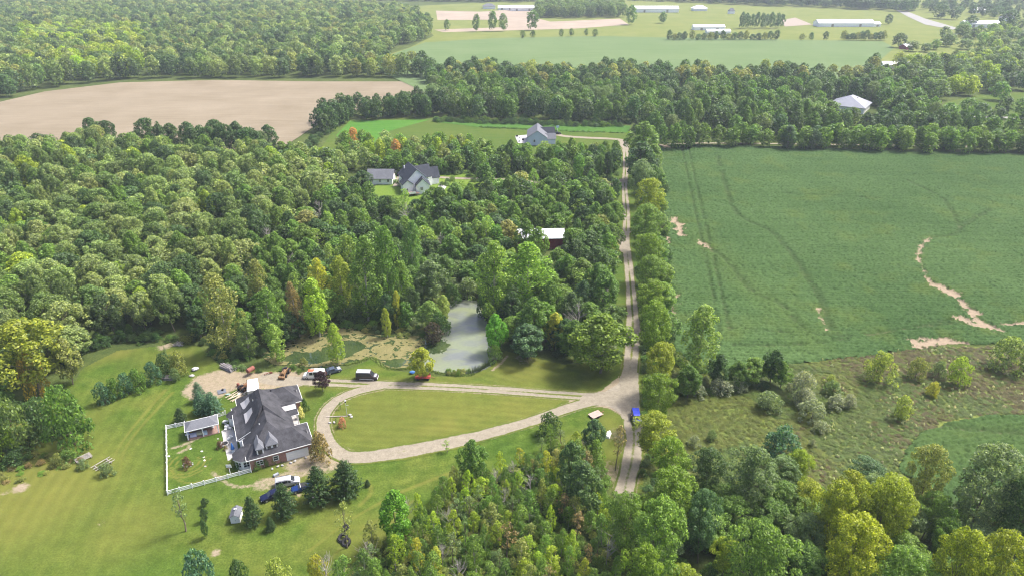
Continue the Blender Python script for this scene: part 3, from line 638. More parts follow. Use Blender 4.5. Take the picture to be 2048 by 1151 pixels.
# ---- trees one can point to
T('walnut', 1304, 925, 826, 112, 'walnuty', 'yellow green walnut whose crown hangs over the back of the blue car on the lane')
T('walnut', 1308, 853, 742, 84, 'walnut', 'tall bright green tree at the lane just beyond the blue car')
T('walnut', 1312, 792, 684, 96, 'walnuty', 'yellow green tree on the lane edge opposite the mown strip by the pond')
T('walnut', 1302, 722, 598, 84, 'walnut', 'green lane tree left of the tall pale cottonwood by the bean field')
T('cotton', 1387, 752, 606, 84, (.14, .19, .05), 'tall pale green cottonwood alone at the lower left corner of the bean field')
for by, ty, wp, c, lab in ((660, 560, 72, 'walnut', 'bright green lane tree beside the bare earth strip of the bean field'), (612, 512, 68, 'mid', 'mid green lane tree beyond the bright green one'), (566, 470, 66, 'walnut', 'bright lane tree nearest the barn turnoff'),
        (508, 412, 62, 'mid', 'green tree in the lane row between the barn turnoff and the yellowish one'), (460, 362, 64, 'walnuty', 'yellowish tree in the middle of the lane row'), (410, 322, 64, 'grey', 'dull green tree in the lane row opposite the farmhouse drive'),
        (365, 285, 60, 'dark', 'dark tree near the far end of the lane row'), (325, 246, 62, 'mid', 'green tree at the far end of the lane row by the field corner')):
    T(('walnut', 'maple', 'walnut', 'oak')[by % 4], 1279 + (by - 325) * .065 + (by * 7 % 15) - 7, by, ty - (by % 7), wp * (1.12 + .04 * (by % 6)), c, lab, 'trees along the lane')
for i, by in enumerate((345, 388, 436, 486, 538, 590, 636, 690)): T('maple', 1300 + (by - 325) * .065, by, by - (by - 250) * .05 - 52, 50 + (by - 345) * .05, ('mid', 'green', 'walnut')[i % 3], 'leafy filler tree on the field side of the lane row, ' + ('farthest', 'second farthest', 'third farthest', 'fourth farthest', 'fourth nearest', 'third nearest', 'second nearest', 'nearest')[i])
for i, by in enumerate((352, 385, 420, 455, 490, 525, 558, 590, 622, 650, 690)):
    T('shrub', 1312 + (by - 352) * .06 + (i % 2) * 5, by, by - 26 - 3 * (i % 3), 34 + 6 * (i % 2), ('grey', 'dark', 'oakd')[i % 3], 'grey green hedge bush on the field side of the lane trees', 'hedge bushes between the lane trees and the bean field', .15)
# the wooded corner bottom right
for a in ((1632, 1125, 962, 118, 'walnuty', 'left one of the cluster of yellow green trees in the near right woods'), (1735, 1120, 955, 125, 'walnuty', 'right one of the cluster of yellow green trees in the near right woods'), (1680, 1205, 1035, 140, (.17, .2, .015), 'lowest one of the cluster of yellow green trees in the near right woods'), (1682, 1080, 945, 95, 'walnuty', 'rearmost one of the cluster of yellow green trees in the near right woods'), (1490, 1245, 1045, 165, 'mid', 'broad green feathery tree at the bottom edge right of the lane'), (1870, 1255, 1052, 130, 'walnuty', 'yellow green tree near the bottom right corner'), (1955, 1265, 1068, 130, 'walnuty', 'second yellow green tree near the bottom right corner'),
          (1925, 1075, 888, 155, 'grey', 'spreading grey green locust with bare pale trunks below its crown'), (1830, 1040, 893, 105, 'olive', 'olive tree between the grey green locust and the brown meadow'), (1480, 1045, 898, 125, 'grey', 'dull grey green tree at the near edge of the meadow'),
          (1590, 990, 902, 80, (.13, .18, .015), 'small bright green tree right behind the blue green thicket'), (1335, 1000, 880, 95, 'walnut', 'bright green tree at the near end of the lane, right side'), (1325, 1085, 938, 125, 'walnut', 'bright green tree overhanging the right side of the lane bottom'),
          (1300, 1195, 1000, 135, 'mid', 'green tree at the bottom edge beside the lane end'), (1395, 1125, 985, 95, 'blue', 'blue green tree behind the broad feathery tree'), (1755, 1095, 955, 105, (.17, .21, .02), 'lime tree at the right shoulder of the yellow green cluster'),
          (1600, 1130, 1030, 105, 'grey', 'grey green tree left below the yellow green cluster'), (2010, 1125, 955, 125, 'dark', 'dark green tree at the right edge below the small bean patch'), (1720, 990, 920, 95, 'blue', 'low blue green tree above the yellow green cluster'),
          (1405, 1010, 900, 95, 'oakd', 'dark tree between the lane trees and the dull grey green one'), (1265, 1260, 1085, 120, 'walnut', 'bright tree cut by the bottom edge at the lane'), (1780, 1260, 1105, 140, 'mid', 'green tree at the bottom edge between the two yellow green ones')):
    T('walnut', *a)
T('walnut', 1238, 1120, 985, 90, 'mid', 'green tree closing over the lower end of the lane'); T('walnut', 1290, 1080, 985, 80, 'walnut', 'bright tree at the foot of the visible lane')
T('shrub', 1560, 918, 856, 92, 'bluefir', 'dark blue green thicket in the near meadow')
# trees round the pond
for a in ((640, 672, 553, 54, (.16, .23, .025), 'vivid yellow green cottonwood at the left back of the pond'), (462, 702, 543, 72, 'olive', 'tall olive cottonwood with bare pale trunk left of the pond'), (498, 712, 636, 46, (.1, .14, .04), 'leafy cottonwood at the weedy left end of the pond'),
          (560, 722, 646, 40, 'cotton', 'small cottonwood in front of the dry algae at the pond'), (545, 694, 578, 58, (.09, .15, .03), 'mid green cottonwood behind the left end of the pond'), (676, 728, 646, 40, (.15, .2, .025), 'young cottonwood on the near bank between the two parked vans'),
          (648, 630, 514, 46, (.22, .22, .03), 'yellowing cottonwood behind the vivid one'), (688, 625, 508, 52, (.17, .2, .035), 'yellow green cottonwood in the cluster above the pond'), (738, 640, 474, 76, (.085, .14, .03), 'tallest cottonwood of the cluster above the pond'),
          (780, 630, 453, 62, (.08, .14, .028), 'pointed green cottonwood at the top of the cluster'), (704, 606, 470, 66, (.11, .16, .035), 'broad cottonwood at the back of the cluster'), (826, 575, 440, 48, (.08, .14, .04), 'single tall cottonwood behind the cluster, towards the white farmhouse'),
          (806, 618, 518, 58, (.09, .15, .025), 'cottonwood at the right shoulder of the cluster'), (796, 656, 580, 22, 'yellow', 'slender bright yellow tree behind the pond'), (776, 674, 616, 20, (.19, .22, .03), 'thin lime tree beside the slender yellow one'),
          (990, 640, 478, 80, (.12, .18, .035), 'tall pale cottonwood at the right back of the pond'), (1054, 630, 486, 96, (.12, .19, .03), 'widest cottonwood crown between the pond and the lane'), (524, 640, 520, 44, 'olive', 'olive cottonwood left of the vivid one'), (600, 672, 560, 34, 'brown', 'thin browning cottonwood left of the vivid one')):
    T('cotton', *a)
for a in ((846, 757, 694, 48, (.2, .22, .025), 'yellow green tree with orange tinge shading the red hay wagon'), (994, 704, 626, 46, (.085, .2, .025), 'fresh green tree on the right bank of the pond'), (1200, 745, 630, 120, 'walnut', 'large green tree at the corner where the mown strip meets the lane'),
          (1206, 636, 540, 66, 'green', 'round green tree on the verge left of the lane'), (1165, 632, 560, 42, 'blue', 'blue green tree left of the round one on the verge'), (1066, 694, 594, 72, 'green', 'green tree behind the yellow one near the mown strip'),
          (1108, 698, 626, 46, 'yellow', 'yellow tree between the pond and the lane'), (1055, 716, 648, 72, 'blue', 'drooping blue green tree at the edge of the mown strip'), (1150, 722, 640, 62, 'green', 'green tree left of the large one at the lane corner'),
          (866, 604, 520, 68, 'grey', 'dome shaped grey willow at the far side of the pond'), (860, 660, 600, 52, (.1, .15, .035), 'green tree on the pond point'), (886, 650, 588, 36, 'willow', 'yellow green willow at the water edge of the point'), (1140, 660, 585, 55, 'oakd', 'dark tree behind the yellow one'), (1100, 655, 560, 50, 'green', 'green tree to the left of the blue green one on the verge')):
    T('maple', *a)
for a in ((868, 686, 644, 46, (.045, .038, .03), 'dark brownish bush at the pond point'), (862, 682, 655, 20, 'willow', 'small yellow bush beside the brownish one'), (880, 672, 625, 42, 'dark', 'dark green bush at the pond point by the open water'),
          (935, 596, 556, 50, 'grey', 'grey green thicket at the far end of the pond'), (905, 606, 566, 42, 'dark', 'dark bush at the far end of the pond'), (968, 630, 580, 40, 'dark', 'dark bush dipping into the right side of the pond'), (990, 720, 690, 34, 'green', 'low green bush below the fresh green tree'),
          (1100, 870, 826, 44, 'oakd', 'round dark bush alone beside the lower drive'), (150, 888, 768, 98, 'green', 'big round green tree of the left thicket, nearest the lawn'), (90, 878, 798, 74, 'oakd', 'dull green bush left of the big round one'), (48, 905, 800, 90, 'oak', 'olive bush at the left edge'), (18, 918, 842, 62, (.11, .17, .02), 'bright bush at the left edge below the olive one'),
          (407, 1190, 1104, 88, 'bluefir', 'round blue green bush at the bottom edge'), (484, 1168, 1118, 48, 'dark', 'small dark bush right of the round one at the bottom'), (560, 1178, 1118, 64, 'willow', 'yellow green bush at the bottom edge'), (640, 1165, 1110, 50, (.2, .2, .03), 'yellowing bush at the tip of the thicket on the bottom edge'),
          (376, 934, 913, 20, 'maroon', 'small maroon bush ringed with stones inside the fenced yard'), (685, 852, 834, 20, (.28, .14, .1), 'reddish bush in the bed by the light pole'), (296, 928, 900, 52, 'green', None), (215, 950, 926, 34, 'grey', 'grey bush by the old wagon frames'),
          (645, 920, 862, 50, 'brown', 'half bare brown bush at the garage corner'), (604, 836, 812, 14, (.35, .33, .2), 'cream flowering bush by the porch'), (611, 822, 795, 18, 'dark', 'dark rounded bush at the far wing of the brick house')):
    if a[-1]: T('shrub', *a)
T('oak', 82, 788, 643, 132, (.135, .155, .022), 'big yellow green tree at the left, in front of the woods'); T('shrub', 75, 792, 706, 50, (.24, .17, .03), 'golden orange tree low in front of the big yellow green one', cat='tree')
T('maple', 146, 768, 676, 56, 'olive', 'olive tree to the right of the big yellow green one'); T('maple', 8, 818, 735, 62, 'green', 'green tree at the left edge below the woods')
T('maple', 1183, 908, 838, 52, 'blue', 'dark blue green tree by the boards trailer'); T('maple', 945, 962, 882, 60, 'green', 'rounded green tree at the upper left of the near thicket'); T('maple', 796, 1088, 985, 78, (.07, .15, .015), 'bright green tree at the left end of the near thicket')
T('maple', 1140, 985, 880, 66, (.062, .105, .04), 'feathery blue green tree in the near thicket by the lane'); T('maple', 1165, 1030, 925, 80, (.066, .108, .042), 'second feathery blue green tree, below the first')
T('thin', 1231, 940, 848, 34, 'brown', 'nearly bare thin tree at the left side of the lane'); T('thin', 894, 905, 879, 18, 'cotton', 'sapling at the edge of the lower drive'); T('thin', 372, 1062, 974, 42, 'grey', 'sparse grey tree outside the corner of the white fence')
T('thin', 695, 1095, 1000, 44, 'olive', 'thin leaning tree beside the black tyres'); T('thin', 682, 818, 803, 10, 'green', 'tiny sapling beside the light pole')
for x, b, t, lab in ((411, 1012, 995, 'nearest the fence'), (413, 1042, 1015, 'in the middle'), (415, 1074, 1036, 'nearest the bottom edge')): T('maple', x, b, t, 16, 'dark', f'small dark tree of the row of three below the fence, {lab}')
for x, b, t, wp, lab in ((640, 1003, 935, 56, 'dark pine left of the pair below the brick garage'), (693, 990, 922, 58, 'dark pine right of the pair below the brick garage'), (574, 1028, 968, 54, 'broad pine hiding the tail of the dark blue sedan'), (508, 1047, 994, 38, 'low pine beside the white garden shed'), (542, 1060, 1034, 22, 'smallest pine, right of the white shed'), (362, 844, 815, 24, 'little pine behind the roofed pavilion'), (735, 972, 958, 12, 'seedling pine right of the pair')): T('pine', x, b, t, wp * 1.22, 'pine', lab)
T('oak', 646, 782, 743, 32, 'plum', 'round dark purple tree by the upper driveway')
for x, b, t, wp, lab in ((402, 802, 764, 34, 'tallest blue fir behind the pavilion'), (428, 826, 784, 48, 'broad blue fir behind the brick house corner'), (406, 824, 782, 42, 'blue fir nearest the pavilion roof')): T('pine', x, b, t, wp, 'bluefir', lab)
for i, (x, b) in enumerate(((212, 806), (234, 797), (256, 788), (280, 779), (312, 765))): T('shrub', x, b, b - 42, 40, ('bluefir', 'green')[i % 2], 'leafy hedge bush in the short row across the left lawn', 'hedge row across the left lawn')
T('shrub', 334, 745, 704, 34, 'oakd', 'dark bush of the clump by the stacked lumber'); T('shrub', 362, 748, 700, 40, 'olive', 'olive bush of the clump by the stacked lumber'); T('cedar', 340, 742, 690, 13, 'blue', 'slim dark cedar rising from the clump'); T('shrub', 352, 762, 736, 26, 'grey', 'grey bush in front of the clump')
for i, (x, b, t, wp) in enumerate(((118, 930, 906, 30), (140, 922, 898, 40), (168, 936, 918, 24))): T('shrub', x, b, t, wp, ('olive', 'green', 'grey')[i], 'low weedy bush on the rough strip at the left lawn', 'bushes on the rough strip')
for i, (x, b, wp) in enumerate(((515, 936, 20), (532, 932, 18), (548, 926, 18), (563, 921, 14), (478, 938, 16), (468, 930, 14))): T('shrub', x, b, b - 16, wp, ('green', 'dark', 'olive')[i % 3], 'foundation bush planted against the brick wall', 'foundation bushes of the brick house', .2)
# silvery bushes and willows of the rank meadow
for i, (x, b, wp, hp) in enumerate(((1535, 818, 62, 34), (1608, 812, 50, 36), (1622, 838, 56, 36), (1640, 862, 34, 20), (1670, 816, 44, 26), (1696, 814, 34, 26), (1600, 795, 62, 54), (1440, 785, 50, 26), (1395, 790, 40, 22), (1664, 788, 44, 26), (1422, 880, 26, 20), (1388, 892, 26, 22), (1624, 892, 18, 14), (1478, 782, 30, 20))):
    T('shrub', x, b, b - hp, wp, 'silver' if i not in (0, 9, 10) else 'grey', 'silvery leaved bush in the rank meadow', 'silvery bushes in the rank meadow', .12)
for a in ((1755, 762, 704, 62, 'willow', 'round yellow green willow between the beans and the meadow'), (1912, 768, 714, 52, (.17, .22, .04), 'bright green willow near the right end of the meadow'), (1830, 755, 715, 48, 'olive', 'dull olive bush between the two willows'), (2010, 738, 676, 80, (.13, .17, .06), 'grey green willow at the right edge by the beans'), (2050, 742, 690, 44, 'olive', 'willow at the right edge beyond the grey green one'),
          (1862, 790, 763, 30, 'yellow', 'small yellow bush in the brown meadow'), (1800, 838, 792, 40, 'willow', 'pale bushes in the middle of the brown meadow'), (1660, 768, 748, 26, 'willow', 'small lime bush behind the silvery ones'), (1875, 752, 722, 36, 'grey', 'grey bush left of the bright willow')): T('shrub', *a)
for i, (x, b, t, wp) in enumerate(((1430, 770, 706, 52), (1475, 775, 722, 50), (1505, 768, 715, 56), (1540, 765, 700, 50), (1375, 795, 730, 52), (1560, 775, 722, 40))): T('maple', x, b, t, wp, ('dark', 'green', 'mid')[i % 3], 'bushy green tree in the corner between lane, beans and meadow', 'bushy trees in the field corner')
T('maple', 1052, 520, 438, 52, 'green', 'green tree hiding the left half of the red barn'); T('maple', 1076, 528, 452, 40, 'mid', 'lighter green tree standing before the middle of the red barn')
# lone trees in the far fields
for a in ((953, 64, 28, 17, 'left of the pair'), (985, 63, 22, 22, 'larger of the pair'), (1007, 63, 27, 17, 'smaller of the pair'), (1064, 61, 20, 27, 'largest of the four'), (1262, 50, 10, 24, 'at the end of the far wood'), (1326, 47, 24, 18, 'round, alone on the pasture'), (894, 62, 39, 14, 'small, near the wood edge')):
    T('far', *a[:4], 'green', f'far field tree, {a[4]}')
for i, (x, b) in enumerate(((1046, 77), (1066, 76), (1122, 74), (1142, 73), (1172, 73), (1190, 74))): T('far', x, b, b - 16, 11, 'oak', 'little tree on the far edge of the distant bean field', 'little trees at the distant bean field')
for i, x in enumerate((1482, 1492, 1502, 1512, 1522, 1532, 1542, 1552, 1562)): T('far', x, 58 - i % 3, 24 + i % 3 * 2, 15, 'blue', 'dark tree of the small grove by the far white sheds', 'grove by the far white sheds')
for i, x in enumerate(list(range(1338, 1370, 10)) + list(range(1384, 1560, 12)) + [1604, 1622, 1650] + list(range(1686, 1770, 9))): T('far', x, 81, 60 + (i * 7) % 9, 13 + i % 4, ('oakd', 'olive', 'blue')[i % 3], 'small tree in the far hedgerow behind the bean field', 'far hedgerow trees')
for a in ((1796, 96, 66, 30, 'dark tree by the red shed'), (1940, 55, 30, 30, 'tree left of the far grey house'), (2010, 62, 20, 38, 'tree before the far white barn'), (1880, 38, 8, 34, 'round tree near the far road'), (1908, 40, 14, 26, 'tree beside the round one near the far road'), (1775, 50, 28, 16, 'tree right of the long white shed'), (1640, 215, 170, 50, None)):
    if a[-1]: T('far', *a[:4], 'oakd', a[4])
for i, x in enumerate(range(1795, 1990, 17)): T('far', x, 140 - i % 3 * 3, 104 + (i * 5) % 8, 26, 'lime' if i % 4 else 'willow', 'yellow green tree of the bright belt in the far right woods', 'bright belt in the far right woods')
for i, (x, b, t) in enumerate(((1735, 300, 255), (1768, 296, 258))): pass
# ---- woods: many trees alike
def scatter(poly, step, rs, prob=1.0):
    P = GP(poly); x0, y0 = P.min(0); x1, y1 = P.max(0); out = []
    nx, ny = int((x1 - x0) / step) + 1, int((y1 - y0) / step) + 1
    ix, iy = np.meshgrid(np.arange(nx), np.arange(ny)); X = x0 + (ix + .5 * (iy % 2) + rs.uniform(-.33, .33, ix.shape)) * step; Y = y0 + (iy + rs.uniform(-.33, .33, ix.shape)) * step
    k = inpoly(X, Y, P) & (rs.rand(*X.shape) < prob)
    return np.stack([X[k], Y[k]], 1)
KEEP = [(G(768, 380), 10), (G(778, 396), 9), (G(745, 372), 7), (G(1100, 522), 8), (G(1100, 536), 6), (G(1700, 226), 20), (G(1710, 262), 10), (G(1700, 236), 17), (G(1735, 246), 13), (G(1690, 250), 9), (G(1800, 148), 18), (G(1808, 106), 14), (G(1104, 518), 6), (G(855, 410), 11), (G(800, 395), 11), (G(925, 386), 12), (G(925, 402), 9), (G(800, 412), 8), (G(845, 385), 15), (G(905, 395), 11), (G(930, 370), 8), (G(790, 412), 8), (G(767, 358), 9), (G(805, 362), 5), (G(1078, 272), 20), (G(1040, 288), 9), (G(1080, 490), 9), (G(1700, 214), 17), (G(1745, 222), 9), (G(1800, 135), 20), (G(1808, 97), 12), (G(1120, 276), 8), (G(530, 118), 14), (G(870, 362), 6), (G(828, 415), 7), (G(1160, 282), 6), (G(840, 428), 5), (G(1980, 215), 20), (G(2010, 215), 12), (G(1104, 506), 5)]
ROADS = [smooth_line(GP(p), 5) for p in (LANE, [(876, 355), (990, 359), (1130, 372), (1225, 370)], [(1300, 292), (1400, 287), (1700, 290), (2100, 296)], [(1252, 505), (1244, 492), (1254, 462)])]
RS = np.random.RandomState(11)
POOL = []
def key_far(k, X, Y):
    if k != 'far': return False
    u, v = proj(X, Y, 14); return 40 < u < 290 and 45 < v < 122 and RS.rand() < .55
def wood(poly, step, mix, hr, wr, where, group, prob=1.0, big=True, road=4.2):
    pts = scatter(poly, step, RS, prob)
    for X, Y in pts:
        if any((X - k[0][0]) ** 2 + (Y - k[0][1]) ** 2 < k[1] ** 2 for k in KEEP): continue
        if any((X - p[0]) ** 2 + (Y - p[1]) ** 2 < (p[2] * .8) ** 2 for p in PLACED): continue
        if any(dist_poly(np.array([X]), np.array([Y]), rd)[0] < road for rd in ROADS): continue
        r = RS.rand() * sum(m[1] for m in mix)
        for m in mix:
            r -= m[1]
            if r <= 0: break
        n = float(vnoise(np.array([X]), np.array([Y]), 28, 5)[0])
        h = RS.uniform(*hr) * (.88 + .24 * n); wd = RS.uniform(*wr)
        if m[0] == 'shrub': h *= .45
        if key_far(m[0], X, Y): m = ('far', 1, 'lime' if RS.rand() < .7 else 'willow', '')
        u, v = proj(X, Y, h); ub, vb = proj(X, Y, 0); s = scale_at(X, Y)
        if u < -wd * s * .6 - 40 or u > 2090 + wd * s * .6 or v > 1165 or vb < -30: continue
        POOL.append((h * s, m[0], X, Y, h, wd, m[2], m[3] if len(m) > 3 else '', where, group))
OAKW = [(-260, 318), (0, 312), (260, 312), (520, 332), (645, 340), (715, 380), (560, 480), (480, 560), (430, 600), (400, 650), (330, 672), (250, 682), (165, 700), (130, 745), (40, 765), (-60, 790), (-260, 820)]
wood(OAKW, 7.2, [('oak', 2.6, 'oak', 'olive'), ('oak', 4, 'oakl', 'pale olive'), ('oak', 1.2, 'oakd', 'dark olive'), ('maple', 1.2, 'mid', 'mid green'), ('maple', .5, 'lime', 'lime green')], (10.5, 16.5), (6.5, 12.5), 'in the broad left woods', 'trees of the broad left woods')
wood([(-260, 304), (0, 298), (150, 300), (400, 318), (530, 326), (560, 306), (620, 296), (660, 300)], 8.5, [('oak', 2, 'dark', 'dark'), ('maple', 2, 'oakd', 'dull green'), ('walnut', 1, 'grey', 'grey green')], (15, 19), (9, 13), 'along the tan field', 'row along the tan field')
wood([(630, 262), (650, 240), (700, 230), (870, 215), (885, 236), (700, 242), (660, 268)], 7.5, [('oak', 1, 'dark', 'dark'), ('maple', 1, 'oakd', 'dull green')], (12, 16), (8, 11), 'beside the green meadow', 'belt beside the tan field')
MIXW = [(560, 480), (715, 385), (740, 345), (800, 330), (960, 322), (1000, 318), (1100, 320), (1235, 318), (1238, 350), (1215, 366), (1090, 366), (990, 356), (965, 410), (1000, 398), (1080, 382), (1230, 384), (1238, 480), (1228, 520), (1225, 640), (1235, 720), (1150, 722), (1020, 690), (980, 600), (900, 580), (860, 600), (830, 660), (700, 655), (640, 660), (560, 690), (520, 715), (440, 715), (400, 680), (430, 600)]
wood(MIXW, 6.0, [('maple', 3, 'green', 'green'), ('maple', 2.5, 'mid', 'mid green'), ('oak', 1.5, 'green', 'rounded green'), ('oak', 1.3, 'oakd', 'dark olive'), ('maple', 1.3, 'dark', 'dark'), ('young', .7, 'cotton', 'pale green'), ('dead', .12, '', ''), ('maple', .22, 'olive', 'yellowish'), ('shrub', 1.4, 'grey', 'grey green')], (8, 13), (5.5, 10), 'in the mixed woods', 'trees of the mixed woods')
wood([(660, 330), (690, 296), (770, 300), (960, 305), (965, 325), (800, 335), (740, 350), (690, 350)], 7.5, [('maple', 2, 'mid', 'mid green'), ('oak', 1, 'oakl', 'pale olive'), ('maple', .07, 'rust', 'rust orange'), ('maple', .5, 'lime', 'lime green')], (8, 13), (6, 9), 'behind the farmhouse', 'trees behind the farmhouse')
NORTHW = [(868, 178), (960, 186), (1180, 192), (1500, 190), (1700, 186), (1760, 160), (1800, 168), (1850, 210), (1880, 262), (1960, 272), (2150, 274), (2150, 286), (1700, 279), (1420, 276), (1290, 282), (1262, 252), (1100, 246), (900, 240), (860, 220)]
wood(NORTHW, 10.5, [('oak', 2, 'oakd', 'dark olive'), ('maple', 3, 'green', 'green'), ('maple', 1.2, 'dark', 'dark'), ('oak', 1, 'oak', 'olive'), ('walnut', .8, 'grey', 'grey green')], (13, 18), (9, 13), 'in the wood belt beyond', 'trees of the wood belt beyond the beans')
wood([(1300, 300), (1500, 297), (1700, 304), (2150, 314), (2150, 298), (1700, 288), (1400, 285), (1290, 290)], 7, [('maple', 2, 'mid', 'mid green'), ('oak', 1, 'green', 'green'), ('cotton', .4, 'blue', 'blue green')], (11, 14), (8, 11), 'atop the bean field', 'front row at the top of the bean field', road=1.5)
THICK = [(885, 985), (930, 960), (1000, 950), (1060, 915), (1110, 895), (1180, 905), (1225, 960), (1240, 1010), (1235, 1150), (1230, 1420), (600, 1420), (650, 1170), (700, 1140), (760, 1090), (830, 1035)]
wood(THICK, 3.05, [('young', 3.6, 'mid', 'mid green'), ('young', 2.2, 'lime', 'lime green'), ('young', 1.2, 'olive', 'olive'), ('young', 1.5, 'green', 'dark green'), ('thin', .25, 'brown', 'brownish'), ('thin', 1, 'grey', 'grey green'), ('dead', .7, '', ''), ('shrub', .6, 'mid', 'green'), ('young', .3, 'yellow', 'yellowish')], (5.5, 9), (2.1, 3.9), 'in the scrubby near thicket', 'young trees of the near thicket')
wood([(1300, 1010), (1420, 985), (1560, 985), (1700, 985), (1800, 1010), (1900, 1040), (2150, 1020), (2150, 1500), (1270, 1500)], 6.2, [('walnut', 2.4, 'mid', 'mid green'), ('walnut', 1, 'grey', 'grey green'), ('walnut', 1.6, 'walnuty', 'yellow green'), ('walnut', 1, 'green', 'plain green')], (7.5, 11), (7, 10.5), 'in the near right woods', 'trees of the near right woods')
wood([(-120, 860), (30, 800), (110, 800), (190, 860), (120, 905), (20, 930), (-120, 960)], 6, [('shrub', 2, 'oakd', 'dull green'), ('maple', 1, 'green', 'green')], (6, 9), (5, 7), 'in the thicket at the left edge', 'thicket at the left edge')
FARW = [(-500, 208), (0, 198), (100, 176), (250, 159), (640, 157), (655, 150), (680, 157), (840, 158), (870, 150), (782, 142), (752, 128), (766, 112), (850, 80), (866, 60), (820, 30), (640, 14), (400, -2), (-500, -6)]
wood(FARW, 14, [('far', 2, 'oak', 'olive'), ('far', 1.5, 'oakl', 'pale'), ('far', 1.5, 'oakd', 'dark'), ('far', .4, 'olive', '')], (15, 20), (13, 17), 'in the distant woods', 'distant woods')
wood([(1780, 165), (1800, 140), (1900, 128), (2000, 112), (2200, 108), (2200, 180), (1960, 188), (1880, 205)], 12.5, [('far', 2, 'oak', ''), ('far', 1, 'oakd', ''), ('far', .5, 'lime', '')], (11, 16), (10, 16), '', '')
wood([(1812, 108), (1860, 88), (1900, 72), (1960, 60), (2200, 55), (2200, 108), (2000, 110)], 22, [('far', 2, 'oak', ''), ('far', 1, 'mid', ''), ('far', .5, 'lime', '')], (10, 15), (12, 18), '', '', .75)
wood([(1870, 262), (1890, 210), (2150, 182), (2150, 272)], 17, [('far', 1, 'oakd', ''), ('far', 1, 'green', '')], (10, 15), (9, 15), '', '', .6)
wood([(1072, 38), (1250, 36), (1240, 14), (1080, 6)], 13, [('far', 1, 'oak', '')], (17, 22), (13, 17), '', ''); wood([(300, -6), (1000, 6), (1280, 2), (1800, 24), (1850, 26), (1790, 8), (1900, -16), (2300, -16), (2300, -30), (100, -30)], 20, [('far', 1, 'oakd', '')], (18, 24), (16, 24), '', '')
wood([(1830, 22), (1900, 30), (2100, 50), (2300, 40), (2300, -8), (1860, 2)], 26, [('far', 1, 'oakd', '')], (12, 18), (12, 18), '', '', .6)
wood([(850, 160), (868, 150), (1000, 150), (1180, 158), (1700, 162), (1750, 140), (1745, 160), (1500, 182), (1180, 190), (870, 178)], 11, [('far', 1, 'oakd', ''), ('far', .6, 'olive', '')], (12, 18), (10, 14), '', '')
POOL.sort(key=lambda t: -t[0]); CAP = dict(oak=265, maple=265, walnut=110, young=285, thin=60, shrub=60, cotton=20, far=60, dead=50); MASS = []; ALIKE = {}
for (ap, key, X, Y, h, wd, col, cn, where, group) in POOL:
    if key == 'dead':
        if CAP['dead'] <= 0: continue
        CAP['dead'] -= 1
        o = put('dead_tree', DEADM[CAP['dead'] % 3]); o.location = (X, Y, 0); o.scale = (h / 8,) * 3; o.rotation_euler.z = TR.uniform(0, 6)
        tag(o, f'bare grey dead tree {where}', 'tree', 'dead ' + group); continue
    if CAP[key] > 0 and key != 'far':
        CAP[key] -= 1; nm = {'oak': 'oak', 'maple': 'leafy tree', 'walnut': 'feathery tree', 'young': 'young tree', 'thin': 'thin tree', 'shrub': 'bush', 'cotton': 'poplar'}[key]
        o = tree(key, (X, Y), h, wd, col, f'{cn} {nm} {where}', f'{cn} {nm}s {where}'); ALIKE.setdefault((cn, nm, where), []).append((proj(X, Y, h), o))
    else: MASS.append((X, Y, h, wd, C_[col]))
ORD = 'first second third fourth fifth sixth seventh eighth ninth tenth eleventh twelfth thirteenth fourteenth fifteenth sixteenth seventeenth'.split()
for (cn, nm, where), L in ALIKE.items():                       # alike trees: told apart by tier and by order from the left
    L.sort(key=lambda t: t[0][1]); k = max(1, min(9, round(math.sqrt(len(L) / 2)))); per = math.ceil(len(L) / k)
    for i in range(0, len(L), per):
        row = sorted(L[i:i + per], key=lambda t: t[0][0]); ti = i // per; nt_ = math.ceil(len(L) / per)
        for j, (_, o) in enumerate(row):
            a = '' if nt_ == 1 else ('topmost tier, ' if ti == 0 else 'lowest tier, ' if ti == nt_ - 1 else ORD[ti] + ' tier down, ')
            b = 'leftmost' if j == 0 else 'rightmost' if j == len(row) - 1 else (ORD[j] + ' from left' if j <= len(row) // 2 or len(row) - 1 - j > 14 else ORD[len(row) - 1 - j] + ' from right')
            o['label'] = f'{cn} {nm} {where}, {a}{b}' if len(L) > 1 else f'{cn} {nm} {where}'
